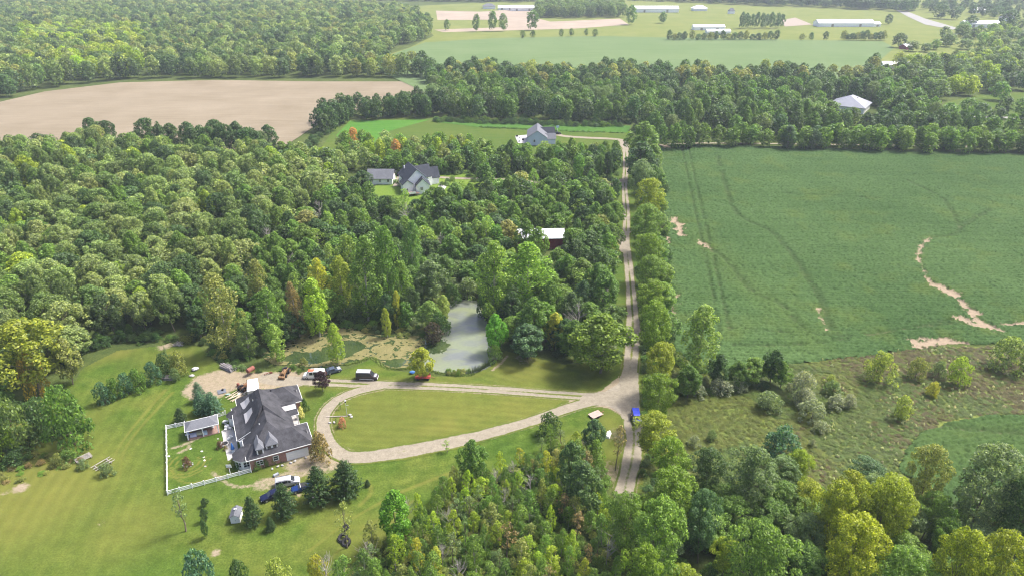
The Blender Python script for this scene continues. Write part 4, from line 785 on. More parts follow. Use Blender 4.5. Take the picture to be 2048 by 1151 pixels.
# ---- the rest of the woods and the undergrowth: geometry-node masses of the same crowns
def mass(name, pts, srcs, W, H):
    n = len(pts); me = bpy.data.meshes.new(name); me.vertices.add(n); rs = np.random.RandomState(3)
    A = np.array([p[:2] for p in pts]); me.vertices.foreach_set('co', np.c_[A, np.zeros(n)].astype(np.float32).ravel())
    def at(nm, ty, val, fld='value'):
        a = me.attributes.new(nm, ty, 'POINT'); a.data.foreach_set(fld, val.ravel())
    at('scl', 'FLOAT_VECTOR', np.array([(p[3] / W, p[3] / W, p[2] / H) for p in pts], np.float32), 'vector')
    at('rot', 'FLOAT_VECTOR', np.c_[np.zeros((n, 2)), rs.uniform(0, 6.28, n)].astype(np.float32), 'vector')
    at('vi', 'INT', rs.randint(0, len(srcs), n).astype(np.int32))
    c = np.array([p[4] for p in pts]) * rs.uniform(.8, 1.22, (n, 1)) * rs.uniform(.94, 1.06, (n, 3))
    at('tint', 'FLOAT_COLOR', np.c_[c, np.ones(n)].astype(np.float32), 'color')
    o = put(name, me); tag(o, kind='stuff')
    g = bpy.data.node_groups.new(name, 'GeometryNodeTree'); g.interface.new_socket('Geometry', in_out='INPUT', socket_type='NodeSocketGeometry'); g.interface.new_socket('Geometry', in_out='OUTPUT', socket_type='NodeSocketGeometry')
    N = g.nodes; Lk = g.links; gi = N.new('NodeGroupInput'); go = N.new('NodeGroupOutput'); ip = N.new('GeometryNodeInstanceOnPoints'); jn = N.new('GeometryNodeJoinGeometry')
    for s in srcs:
        oi = N.new('GeometryNodeObjectInfo'); oi.transform_space = 'ORIGINAL'; oi.inputs[0].default_value = s
        sm = N.new('GeometryNodeSetMaterial'); sm.inputs['Material'].default_value = M_LEAFI; gt = N.new('GeometryNodeGeometryToInstance')
        Lk.new(oi.outputs['Geometry'], sm.inputs[0]); Lk.new(sm.outputs[0], gt.inputs[0]); Lk.new(gt.outputs[0], jn.inputs[0])
    def na(nm, dt):
        x = N.new('GeometryNodeInputNamedAttribute'); x.data_type = dt; x.inputs[0].default_value = nm; return x.outputs[0]
    ip.inputs['Pick Instance'].default_value = True
    Lk.new(gi.outputs[0], ip.inputs['Points']); Lk.new(jn.outputs[0], ip.inputs['Instance']); Lk.new(na('vi', 'INT'), ip.inputs['Instance Index'])
    e2r = N.new('FunctionNodeEulerToRotation'); Lk.new(na('rot', 'FLOAT_VECTOR'), e2r.inputs[0]); Lk.new(e2r.outputs[0], ip.inputs['Rotation'])
    Lk.new(na('scl', 'FLOAT_VECTOR'), ip.inputs['Scale']); Lk.new(ip.outputs[0], go.inputs[0])
    o.modifiers.new('scatter', 'NODES').node_group = g; return o
def crowns(key):
    ms = [m for m, _ in KINDS[key][3]]; out = []
    for m in ms:
        for o in COL.objects:
            if o.data == m: out.append(o); break
    return out
mass('distant_woods', MASS, crowns('far'), 9, 13)
UG = []
def under(poly, step, h, wd, cols, prob=1.0):
    for X, Y in scatter(poly, step, RS, prob):
        if any((X - k[0][0]) ** 2 + (Y - k[0][1]) ** 2 < (k[1] * .8) ** 2 for k in KEEP) or any(dist_poly(np.array([X]), np.array([Y]), rd)[0] < 2.6 for rd in ROADS): continue
        UG.append((X, Y, RS.uniform(*h), RS.uniform(*wd), C_[cols[RS.randint(len(cols))]]))
under(OAKW, 5, (2, 4), (4, 6), ['oakd', 'dark'], .7); under(MIXW, 3.6, (1, 2.8), (3, 5), ['green', 'oakd', 'dark', 'grey'], .85); under(NORTHW, 8, (2, 5), (6, 9), ['oakd', 'dark'], .8)
under(THICK, 2.2, (.7, 2.2), (2, 3.4), ['mid', 'olive', 'oakd', 'green', 'mid'], .95); under([(1270, 1000), (1420, 985), (1800, 1000), (2150, 1020), (2150, 1500), (1270, 1500)], 3.5, (1.5, 3.5), (3, 5), ['dark', 'oakd', 'green'], .9)
under([(1268, 330), (1300, 330), (1330, 520), (1345, 700), (1420, 770), (1560, 765), (1500, 790), (1290, 800), (1278, 560)], 3, (1, 2.6), (2.5, 4), ['dark', 'green', 'grey'], .8); under([(1275, 800), (1320, 800), (1330, 960), (1290, 1000), (1280, 900)], 2.5, (.8, 2.2), (2, 3.2), ['green', 'dark', 'grey'], .8)
under([(420, 702), (500, 735), (560, 738), (600, 732), (660, 736), (690, 730), (640, 742), (560, 746), (470, 742), (410, 706)], 1.8, (.6, 1.6), (1.6, 2.8), ['green', 'oakd', 'grey'], .8); under([(330, 680), (400, 690), (440, 725), (520, 715), (500, 690), (400, 670)], 2.4, (1, 2.4), (2.4, 3.6), ['green', 'oakd', 'olive'], .9)
under([(130, 735), (165, 708), (250, 690), (335, 680), (335, 664), (250, 672), (150, 695)], 2.4, (1.5, 4.5), (3, 5), ['dark', 'oakd', 'green'], .95); under([(-100, 930), (60, 905), (150, 905), (185, 930), (120, 945), (0, 975), (-100, 990)], 2, (.4, 1.1), (1.6, 2.8), ['olive', 'mid', 'brown'], .75)
under([(585, 731), (640, 736), (690, 729), (690, 724), (640, 728), (600, 722)], 2.2, (1, 2.4), (2.2, 3.4), ['green', 'grey', 'olive'], .85); under([(560, 690), (600, 672), (660, 664), (700, 657), (700, 650), (600, 660)], 2, (1, 2.5), (2, 3.5), ['oakd', 'olive', 'green'], .9); under([(945, 745), (915, 752), (888, 748), (890, 743), (940, 742)], .9, (.8, 1.5), (1.2, 1.8), ['mid', 'olive']); under([(870, 640), (905, 640), (900, 660), (850, 672), (780, 672), (700, 658), (700, 650), (800, 660)], 2, (.6, 1.6), (1.6, 3), ['green', 'grey', 'olive'], .8)
under([(870, 245), (1000, 249), (1250, 256), (1252, 252), (1000, 244), (870, 240)], 3.5, (2, 4), (4, 6), ['dark', 'green']); under([(960, 254), (1130, 262), (1250, 266), (1250, 267.5), (1130, 263.5), (960, 256)], 1.6, (.5, .9), (1.4, 2), ['dark', 'green'])
under([(610, 310), (668, 258), (700, 244), (690, 240), (640, 262), (600, 300)], 4, (2, 4), (4, 6), ['dark', 'oakd'])
mass('undergrowth', UG, crowns('shrub'), 4.5, 3.2)
# weeds and white flower heads of the rank meadow
WD = []; FL = []
PATCHP = GP([(1790, 935), (1806, 900), (1838, 868), (1890, 842), (1960, 830), (2150, 828), (2150, 1060), (1950, 1040), (1850, 990)])
WS = scatter(WEEDP, .8, RS); WS = WS + RS.uniform(-.4, .4, WS.shape); WS = WS[~inpoly(WS[:, 0], WS[:, 1], PATCHP)]
for X, Y in WS:
    if dist_poly(np.array([X]), np.array([Y]), ROADS[0])[0] < 3.5: continue
    u, v = proj(X, Y, 0); nn = float(fnoise(np.array([X]), np.array([Y]), 9, 61)[0]); br = min(max((u - 1480 - (850 - v) * .25) / 330, 0), 1) * .85 + (nn - .5) * 1.5
    WD.append((X, Y, RS.uniform(.16, .42), RS.uniform(1.0, 2.1), (.13, .115, .045) if br > .75 + RS.uniform(-.3, .3) else ((.14, .172, .034) if nn > .45 else (.11, .16, .034))))
    if u > 1640 and RS.rand() < .13 * (fnoise(np.array([X]), np.array([Y]), 6, 63)[0] > .45): FL.append((X, Y, RS.uniform(.6, .9), RS.uniform(.4, .8), (.55, .55, .48)))
mass('meadow_weeds', WD, crowns('shrub')[:3], 4.5, 3.2); mass('white_wildflowers', FL, crowns('shrub')[3:], 4.5, 3.2)
# ================================================================== BUILDINGS
def hip(mb, u0, u1, v0, v1, a, b, z0, z1, under=.16):
    # hip or gable roof solid over a rectangle; ridge from a to b
    vs = [(u0, v0, z0), (u1, v0, z0), (u1, v1, z0), (u0, v1, z0), (*a, z1), (*b, z1), (u0, v0, z0 - under), (u1, v0, z0 - under), (u1, v1, z0 - under), (u0, v1, z0 - under)]
    if abs(a[0] - b[0]) > abs(a[1] - b[1]):   # ridge along u, a is the left end
        fs = [(0, 1, 5, 4), (1, 2, 5), (2, 3, 4, 5), (3, 0, 4)]
    else:                                      # ridge along v, a is the front end
        fs = [(0, 1, 4), (1, 2, 5, 4), (2, 3, 5), (3, 0, 4, 5)]
    return mb.add(vs, fs + [(6, 9, 8, 7), (6, 7, 1, 0), (7, 8, 2, 1), (8, 9, 3, 2), (9, 6, 0, 3)])
def rim(u0, u1, v0, v1, z, parent, m, name='eave_trim', t=.08, h=.17):
    mb = MB(); e = .03
    mb.box(((u0 + u1) / 2, v0 - t / 2 - e, z), (u1 - u0 + 2 * t, t, h)); mb.box(((u0 + u1) / 2, v1 + t / 2 + e, z), (u1 - u0 + 2 * t, t, h))
    mb.box((u0 - t / 2 - e, (v0 + v1) / 2, z + .003), (t, v1 - v0 + .04, h)); mb.box((u1 + t / 2 + e, (v0 + v1) / 2, z + .003), (t, v1 - v0 + .04, h))
    return mb.build(name, m, parent)
def window(parent, x, y, z, wd, h, ang, panes=1, m=None):
    # frame proud of the wall, each pane a child; ang: direction the window faces (0 = -v)
    f = MB(); t = .12
    for sx in (-1, 1): f.box((sx * (wd / 2), 0, 0), (t, .12, h + t))
    for sz in (-1, 1): f.box((0, .002, sz * h / 2), (wd - t - .004, .12, t))
    for i in range(1, panes): f.box((-wd / 2 + wd * i / panes, .004, 0), (t * .8, .11, h - t - .004))
    f.box((0, .006, 0), (wd - t - .006, .09, .05))
    o = f.build('window', m or M_WHITE, parent); o.location = (x, y, z); o.rotation_euler.z = ang
    for i in range(panes):
        p = MB().box((-wd / 2 + wd * (i + .5) / panes, .02, 0), (wd / panes - t * .6, .04, h - t * .5)).build('pane', M_GLASS, o)
    return o
# ---- the brick house
HO = G(500.5, 934.5); HA = R(25.5)
hs = thing('brick_house', HO, HA, 'large brick house with sprawling dark shingle roof, dormers and a garage', 'house')
for name, m, x0, x1, y0, y1, z1 in (('brick_wall', M_BRICK, 0, 13, -1.2, 6.0, 3.04), ('brick_wall', M_BRICK, 9.2, 13.6, 15.7, 22.2, 3.02), ('side_wall', M_WALLW, -1.1, 8.4, 6.01, 19.0, 2.98), ('brick_wall', M_BRICK, 8.41, 10.1, 6.01, 15.69, 3.0), ('brick_wall', M_BRICK, .3, 9.19, 19.01, 22.2, 3.0)):
    MB().box(((x0 + x1) / 2, (y0 + y1) / 2, z1 / 2), (x1 - x0, y1 - y0, z1)).build(name, m, hs)
hip(MB(), -.4, 10.8, -1.6, 10.2, (5.2, 4.7), (5.2, 10.0), 3.2, 7.5).build('main_roof', M_SHING, hs)
hip(MB(), 1.0, 13.5, -1.597, 6.4, (6.0, 2.4), (9.9, 2.4), 3.204, 5.93).build('garage_roof', M_SHING, hs); rim(-.4, 13.5, -1.6, 6.4, 3.11, hs, M_WHITE)
hip(MB(), -.2, 11, 13.0, 22.6, (5.4, 15), (5.4, 19), 3.2, 6.7).build('back_roof', M_SHING, hs)
hip(MB(), 6.0, 14.2, 15.3, 22.597, (8.0, 19), (10.5, 19), 3.208, 6.0).build('wing_roof', M_SHING, hs); rim(-.2, 14.2, 15.3, 22.6, 3.115, hs, M_WHITE)
mb = MB(); mb.add([(10.5, 6.5, 3.22), (10.5, 19.4, 3.22), (5.1, 10.0, 8.5), (5.1, 16.8, 8.5), (5.1, 6.5, 3.22), (5.1, 19.4, 3.22)], [(0, 1, 3, 2), (4, 0, 2), (1, 5, 3), (4, 2, 3, 5), (0, 4, 5, 1)]); mb.build('cross_roof', M_SHING, hs)
prof = [(-1.5, 3.2), (-.6, 3.42), (.5, 3.9), (1.6, 4.7), (3.0, 6.25), (4.2, 7.7), (5.08, 8.48)]
vf = [6.2, 6.2, 6.2, 6.2, 7.5, 8.9, 9.95]; vb = [19.3, 19.3, 19.3, 19.3, 18.4, 17.5, 16.85]
mb = MB(); n7 = 7
mb.add([(u, v, z) for (u, z), v in zip(prof, vf)] + [(u, v, z) for (u, z), v in zip(prof, vb)] + [(u, v, 3.05) for (u, z), v in zip(prof, vf)] + [(u, v, 3.05) for (u, z), v in zip(prof, vb)],
       [(i, i + 1, 7 + i + 1, 7 + i) for i in range(6)] + [(14 + i, 14 + i + 1, i + 1, i) for i in range(6)] + [(7 + i, 7 + i + 1, 21 + i + 1, 21 + i) for i in range(6)] + [(0, 7, 21, 14)])
mb.build('swooping_roof', M_SHING, hs); MB().extrude_y([(-1.4, 3.04), (-.6, 3.3), (.5, 3.76), (1.5, 4.5), (1.5, 3.04)], 6.1, 6.194).build('gable_wall', M_WALLW, hs)
MB().box((-1.55, 12.75, 3.12), (.08, 13.1, .17)).build('eave_trim', M_WHITE, hs); MB().bar((-1.5, 6.15, 3.24), (1.6, 6.15, 4.74), .06, .12).build('eave_trim', M_WHITE, hs)
mb = MB(); mb.add([(8.4, 10.4, 3.15), (12.4, 10.4, 3.15), (12.4, 13.4, 4.7), (8.4, 13.4, 4.7), (12.4, 15.2, 3.9), (8.4, 15.2, 3.9), (8.4, 10.4, 3.0), (12.4, 10.4, 3.0), (12.4, 15.2, 3.0), (8.4, 15.2, 3.0)], [(0, 1, 2, 3), (3, 2, 4, 5), (6, 9, 8, 7), (6, 7, 1, 0), (7, 8, 4, 2, 1), (9, 6, 0, 3, 5), (8, 9, 5, 4)]); mb.build('porch_roof', M_SHING, hs)
MB().box((10.4, 10.35, 3.06), (4.1, .08, .17)).build('eave_trim', M_WHITE, hs); MB().box((12.45, 12.8, 3.06), (.08, 4.8, .17)).build('eave_trim', M_WHITE, hs)
for y in (10.7, 12.8, 14.9): MB().box((12.15, y, 1.5), (.28, .28, 3.0)).build('porch_column', M_WHITE, hs)
MB().box((11.3, 11.4, .12), (2.2, 7.6, .24)).build('porch_floor', M_CONC, hs)
for x in (10.6, 11.6): MB().box((x, 8.4, .5), (.5, .5, .5)).build('porch_seat', M_WOOD, hs)
M_TARP = plain('white_tarp', (.42, .4, .4), .6, var=.06, scale=.6)
def zl(u):
    for (a, za), (b, zb) in zip(prof[:-1], prof[1:]):
        if a <= u <= b: return za + (zb - za) * (u - a) / (b - a)
def tarp(pts, name='roof_tarp'):
    us = [p[0] for p in pts]; mb = MB(); a, b = min(us), max(us); n = 6; rows = []
    for i in range(n + 1):
        u = a + (b - a) * i / n; ys = []
        for j in range(len(pts)):
            p, q = pts[j], pts[(j + 1) % len(pts)]
            if (p[0] - u) * (q[0] - u) <= 0 and p[0] != q[0]: ys.append(p[1] + (q[1] - p[1]) * (u - p[0]) / (q[0] - p[0]))
        rows.append((u, min(ys), max(ys)))
    for (u0, l0, h0), (u1, l1, h1) in zip(rows[:-1], rows[1:]):
        mb.add([(u0, l0, zl(u0) + .1), (u1, l1, zl(u1) + .1), (u1, h1, zl(u1) + .1), (u0, h0, zl(u0) + .1), (u0, l0, zl(u0) + .01), (u1, l1, zl(u1) + .01), (u1, h1, zl(u1) + .01), (u0, h0, zl(u0) + .01)], [(0, 1, 2, 3), (0, 4, 5, 1), (2, 6, 7, 3), (1, 5, 6, 2), (3, 7, 4, 0)])
    return mb.build(name, M_TARP, hs)
tarp([(.9, 14.2), (2.8, 13.4), (2.8, 11.5), (.9, 10.3)]); tarp([(.6, 19.2), (2.7, 18.3), (2.7, 16.2), (1.0, 15.8)])
MB().box((0, 0, 0), (3.2, 1.3, .07), 0, 1, 0, math.atan2(1.55, 3.0)).build('roof_tarp', M_TARP, hs).location = (10.6, 12.3, 4.22)
for (u, v, z, m) in ((3.6, 5.8, 6.2, M_WHITE), (4.4, 13.8, 7.9, M_TYRE), (3.4, 14.8, 6.8, M_CHROME), (2.2, 17.8, 5.5, M_CHROME), (4.0, 20.6, 4.9, M_WHITE)): MB().tube([(u, v, z - .4), (u, v, z + .35)], .1, 6).build('vent_pipe', m, hs)
def dormer(u, v, z, wd, dep, wh, ang=0, npan=2):
    d = MB().box((0, dep / 2, wh / 2), (wd, dep, wh)).build('dormer', M_WHITE, hs); d.location = (u, v, z); d.rotation_euler.z = ang
    r = MB(); e = .22; rh = wh + wd * .6; r.add([(-wd / 2 - e, -e, wh), (wd / 2 + e, -e, wh), (wd / 2 + e, dep, wh), (-wd / 2 - e, dep, wh), (0, dep * .36, rh), (0, dep + 1.6, rh), (-wd / 2 - e, -e, wh - .1), (wd / 2 + e, -e, wh - .1), (wd / 2 + e, dep, wh - .1), (-wd / 2 - e, dep, wh - .1)], [(0, 1, 4), (1, 2, 5, 4), (3, 0, 4, 5), (2, 3, 5), (6, 9, 8, 7), (6, 7, 1, 0), (7, 8, 2, 1), (9, 6, 0, 3)]); r.build('dormer_roof', M_SHINGL, d)
    for i in range(npan): MB().box((-wd / 2 + wd * (i + .5) / npan, -.03, wh * .5), (wd / npan * .62, .05, wh * .62)).build('pane', M_GLASS, d)
dormer(2.6, -1.0, 3.3, 1.4, 2.6, 1.7, 0, 1); dormer(5.1, -.45, 3.55, 2.3, 2.8, 1.3, 0, 2)
for (u, v, a) in ((12.9, 2.4, R(90)), (13.5, 19, R(90))):   # small gabled dormers on the right hand slopes
    d = MB().add([(-1.0, 0, 0), (1.0, 0, 0), (0, 0, .8), (-1.0, 2.2, 0), (1.0, 2.2, 0), (0, 2.2, .8)], [(0, 1, 2), (1, 4, 5, 2), (3, 0, 2, 5), (4, 3, 5), (0, 3, 4, 1)]).build('small_dormer', M_SHING, hs); d.location = (u, v, 3.55); d.rotation_euler.z = a
    MB().add([(-.8, -.03, .04), (.8, -.03, .04), (0, -.03, .68), (-.8, .0, .04), (.8, .0, .04), (0, .0, .68)], [(0, 1, 2), (5, 4, 3), (0, 3, 4, 1), (1, 4, 5, 2), (2, 5, 3, 0)]).build('dormer_gable', M_WHITE, d)
window(hs, 2.1, -1.25, 1.6, 1.3, 1.15, 0, 2); window(hs, 5.4, -1.25, 1.65, 1.05, 1.15, 0, 1); window(hs, 13.65, 19, 1.5, 1.3, 1.2, R(90), 2); window(hs, 13.05, 3, 1.5, 1.3, 1.2, R(90), 2)
gd = MB().box((9.9, -1.24, 1.12), (4.7, .1, 2.24)).build('garage_door', M_WHITE, hs)
for k in range(4):
    for j in range(6): MB().box((9.9 - 2.0 + j * .8, -1.3, .3 + k * .54), (.62, .025, .36)).build('door_panel', M_WHITE, gd)
MB().tube([(13.07, -1.28, 0), (13.07, -1.28, 2.9)], .06, 6).build('downpipe', M_WHITE, hs); MB().tube([(.1, -1.3, 0), (.1, -1.3, 3.0)], .06, 6).build('downpipe', M_WHITE, hs)
# sunroom bay at the front left corner, octagonal
oc = [(-.5 + 2.3 * math.cos(R(22.5 + 45 * k)), 1.7 + 2.3 * math.sin(R(22.5 + 45 * k))) for k in range(8)]
MB().prism(oc, .0, 2.6).build('sunroom_wall', M_WHITE, hs)
oc2 = [(-.5 + 2.7 * math.cos(R(22.5 + 45 * k)), 1.7 + 2.7 * math.sin(R(22.5 + 45 * k))) for k in range(8)]
mb = MB(); mb.add([(x, y, 2.72) for x, y in oc2] + [(.9, 2.4, 4.6)], [(k, (k + 1) % 8, 8) for k in range(8)] + [tuple(range(8))[::-1]]); mb.build('sunroom_roof', M_SHING, hs)
MB().prism(oc2, 2.6, 2.715).build('eave_trim', M_WHITE, hs)
for k in (3, 4, 5):
    a = R(45 + 45 * k); rr = 2.3 * math.cos(R(22.5)) + .04
    window(hs, -.5 + rr * math.cos(a), 1.7 + rr * math.sin(a), 1.5, 1.3, 1.35, a + R(90), 2)
# little bay on the back left
oc = [(-1.3 + 1.35 * math.cos(R(22.5 + 45 * k)), 17.5 + 1.35 * math.sin(R(22.5 + 45 * k))) for k in range(8)]; MB().prism(oc, 0, 2.6).build('bay_wall', M_WHITE, hs)
oc2 = [(-1.3 + 1.7 * math.cos(R(22.5 + 45 * k)), 17.5 + 1.7 * math.sin(R(22.5 + 45 * k))) for k in range(8)]; mb = MB(); mb.add([(x, y, 2.65) for x, y in oc2] + [(-1.0, 17.5, 3.9)], [(k, (k + 1) % 8, 8) for k in range(8)] + [tuple(range(8))[::-1]]); mb.build('bay_roof', M_SHING, hs)
window(hs, -1.3, 17.5 - 1.35 * math.cos(R(22.5)) - .04, 1.4, .9, 1.3, 0, 1)
sheet('patio', [(443, 862), (452, 858), (466, 855), (474, 880), (478, 915), (456, 921)], .16, M_CONC)
# ---- white fence of the yard: every rail and post a part
M_FENCE = plain('white_vinyl', (.78, .78, .77), .45, var=.04)
def fence(pts, label, step=2.3):
    P = [G(*p) for p in pts]; t = thing('yard_fence', P[0], 0, label, 'fence'); o = P[0]
    rail = None; post = MB().box((0, 0, .66), (.17, .17, 1.32)).mesh('post', M_FENCE)
    for (ax, ay), (bx, by) in zip(P[:-1], P[1:]):
        L = math.hypot(bx - ax, by - ay); n = max(1, round(L / step)); a = math.atan2(by - ay, bx - ax)
        rm_ = MB().box((L / n / 2, 0, 0), (L / n - .18, .06, .17)).mesh('rail', M_FENCE)
        for i in range(n + 1):
            x, y = ax + (bx - ax) * i / n - o[0], ay + (by - ay) * i / n - o[1]
            if i < n or (bx, by) == P[-1]: q = put('post', post, t, (x, y, 0), a)
            if i < n:
                for z in (.32, .68, 1.04): put('rail', rm_, t, (x, y, z), a)
    return t
fence([(371, 850), (334, 858), (336, 989), (503, 944)], 'white three rail fence round the yard left of the brick house')
fence([(432, 836), (452, 829)], 'short piece of white rail fence behind the pavilion')
# ---- pavilion
pv = thing('pavilion', G(402, 843, 3.0), R(25), 'open garden pavilion with light grey hipped roof inside the white fence', 'pavilion')
hip(MB(), -3.5, 3.5, -1.9, 1.9, (-1.9, .4), (1.6, .4), 2.7, 3.7).build('roof', M_SHINGL, pv); rim(-3.5, 3.5, -1.9, 1.9, 2.62, pv, M_WHITE)
for x in (-3.2, 0, 3.2):
    for y in (-1.65, 1.65): MB().box((x, y, 1.3), (.2, .2, 2.6)).build('post', M_WHITE, pv)
MB().box((0, 1.75, 1.2), (6.4, .1, 2.4)).build('back_wall', M_WOOD, pv); MB().box((0, 0, .14), (6.9, 3.7, .1)).build('floor', plain('red_brown_deck', (.25, .16, .13), .9), pv)
def clutter(name, px, py, dims, m, label, cat, rz=.3, z=0.15, blob=False, seed=1, group=None):
    mb = MB(); mb.blob((0, 0, dims[2] / 2), dims, seed, 9, 5, .2) if blob else mb.box((0, 0, dims[2] / 2), dims, 0, .85)
    o = mb.build(name, m); o.location = (*G(px, py), z); o.rotation_euler.z = rz; return tag(o, label, cat, group)
def table(px, py, label, m=M_WHITE, r=.5):
    t = thing('garden_table', (*G(px, py), .16), 0, label, 'table'); MB().tube([(0, 0, .7), (0, 0, .76)], r, 10).build('tabletop', m, t); MB().tube([(0, 0, 0), (0, 0, .7)], .07, 6).build('leg', m, t); MB().tube([(0, 0, .0), (0, 0, .05)], .28, 8).build('foot', m, t); return t
def chair(px, py, rz, label, group=None, m=M_WHITE):
    t = thing('garden_chair', (*G(px, py), .16), rz, label, 'chair', group); MB().box((0, 0, .42), (.55, .55, .06)).build('seat', m, t); MB().box((0, .27, .72), (.55, .06, .55)).build('backrest', m, t)
    for x in (-.22, .22):
        for y in (-.22, .2): MB().box((x, y, .2), (.06, .06, .4)).build('leg', m, t)
    return t
table(377, 874, 'small round table with toys at the left front of the pavilion', plain('pale_plastic', (.6, .6, .65), .5)); clutter('storage_box', 388, 872, (1.5, .9, .7), plain('lilac_plastic', (.5, .5, .62), .5), 'pale lilac box at the front of the pavilion', 'box')
clutter('storage_box', 399, 868, (1.3, .8, .6), plain('pale_yellow', (.6, .58, .38), .6), 'pale yellow box at the front of the pavilion', 'box'); clutter('storage_box', 411, 868, (1.0, .8, .8), plain('pale_sky_plastic', (.45, .58, .68), .5), 'pale blue box at the front of the pavilion', 'box')
clutter('toy_slide', 381, 862, (.8, 1.3, 1.0), plain('yellow_plastic', (.6, .4, .06), .5), 'yellow toy slide under the pavilion edge', 'toy'); clutter('storage_box', 376, 866, (.6, .6, .8), plain('blue_plastic', (.05, .12, .5), .5), 'blue box at the left post of the pavilion', 'box')
chair(427, 857, .5, 'white chair at the right side under the pavilion'); chair(424, 853, 2.0, 'second white chair under the pavilion, by the back')
for i, (x, y) in enumerate(((452, 861), (461, 858), (464, 876), (459, 880))): chair(x, y, i * 1.4, 'white garden chair on the patio', 'white patio chairs')
table(455, 856, 'round white table at the top of the patio'); table(451, 847, 'table with white tops on the grass behind the patio', M_WHITE, .45)
for x, y in ((447, 846), (455, 844)): clutter('plant_pot', x, y, (.5, .5, .5), M_WHITE, f'white pot {"left" if x < 450 else "right"} of the table on the grass', 'pot', blob=True)
fp = thing('fire_pit', (*G(450, 889), .16), 0, 'round fire pit with pale stone ring at the patio edge', 'fire pit')
for k in range(12): MB().box((0, 0, .18), (.42, .28, .36)).build('stone', M_STONE, fp, 0, (.85 * math.cos(k * .5236), .85 * math.sin(k * .5236), 0), k * .5236 + 1.57)
MB().tube([(0, 0, .05), (0, 0, .09)], .68, 12).build('ash_bed', M_TYRE, fp)
T('shrub', 441, 895, 881, 16, 'maroon', 'reddish bush beside the fire pit'); T('shrub', 452, 899, 890, 10, 'brown', 'small brown bush below the fire pit')
um = thing('parasol', (*G(467, 903), .16), 0, 'folded blue parasol on the patio', 'parasol'); MB().tube([(0, 0, 0), (0, 0, 2.5)], .04, 6).build('pole', M_WHITE, um); MB().tube([(0, 0, .8), (0, 0, 1.2), (0, 0, 2.45)], [.45, .34, .04], 8).build('canopy', plain('blue_cloth', (.03, .13, .4), .8), um); MB().tube([(0, 0, 0), (0, 0, .12)], .35, 8).build('base', M_WHITE, um)
hoop = thing('basketball_hoop', G(462, 951), 0, 'white framed hoop stand at the fence below the sunroom', 'hoop'); MB().tube([(0, 0, 0), (0, 0, 2.6)], .07, 6).build('pole', M_WHITE, hoop); MB().box((0, 0, 2.7), (1.1, .06, .75)).build('backboard', M_WHITE, hoop); MB().tube([(.23 * math.cos(a * .7), -.3 + .23 * math.sin(a * .7), 2.45) for a in range(10)], .03, 4).build('rim', M_RUST, hoop)
for i, (x, y) in enumerate(((404, 902), (408, 914), (409, 920), (411, 932), (382, 897), (436, 877), (338, 912))): clutter('stepping_stone', x, y, (.55, .4, .1), M_STONE if i % 2 else M_WHITE, 'pale stone lying in the fenced grass', 'stone', i, .07, True, i, 'pale stones in the yard')
st = thing('stone_ring', G(376, 929), 0, 'ring of pale stones round the maroon yard bush', 'stones')
for k in range(9): MB().blob((0, 0, .1), (.4, .3, .24), k, 7, 4).build('stone', M_STONE, st, 0, (1.05 * math.cos(k * .7), .8 * math.sin(k * .7), .05))
# ---- white garden shed
sh = thing('garden_shed', G(471.5, 1046), R(8), 'small white garden shed with grey gabled roof on the lower lawn', 'shed'); sh.scale = (.82, .8, .8)
MB().box((0, 1.6, 1.0), (2.1, 3.0, 2.0)).build('wall', M_WHITE, sh); MB().add([(-1.05, .1, 2.0), (1.05, .1, 2.0), (0, .1, 2.72), (-1.05, 3.1, 2.0), (1.05, 3.1, 2.0), (0, 3.1, 2.72)], [(0, 1, 2), (5, 4, 3), (0, 3, 4, 1)]).build('gable', M_WHITE, sh)
mb = MB()
for s in (-1, 1): mb.add([(0, -.15, 2.84), (s * 1.25, -.15, 1.96), (s * 1.25, 3.35, 1.96), (0, 3.35, 2.84), (0, -.15, 2.76), (s * 1.25, -.15, 1.88), (s * 1.25, 3.35, 1.88), (0, 3.35, 2.76)], [(0, 1, 2, 3), (4, 7, 6, 5), (0, 4, 5, 1), (2, 6, 7, 3), (1, 5, 6, 2)])
mb.build('roof', M_SHINGL, sh); d = MB().box((0, .07, .95), (1.2, .06, 1.7)).build('door', M_WHITE, sh); MB().box((.1, .02, .95), (.1, .06, .16)).build('handle', M_TYRE, d); MB().box((0, 1.9, 2.9), (.7, .3, .2)).build('ridge_vent', M_WHITE, sh); MB().box((0, 1.6, .05), (2.2, 3.1, .1)).build('skid', M_WOOD, sh)

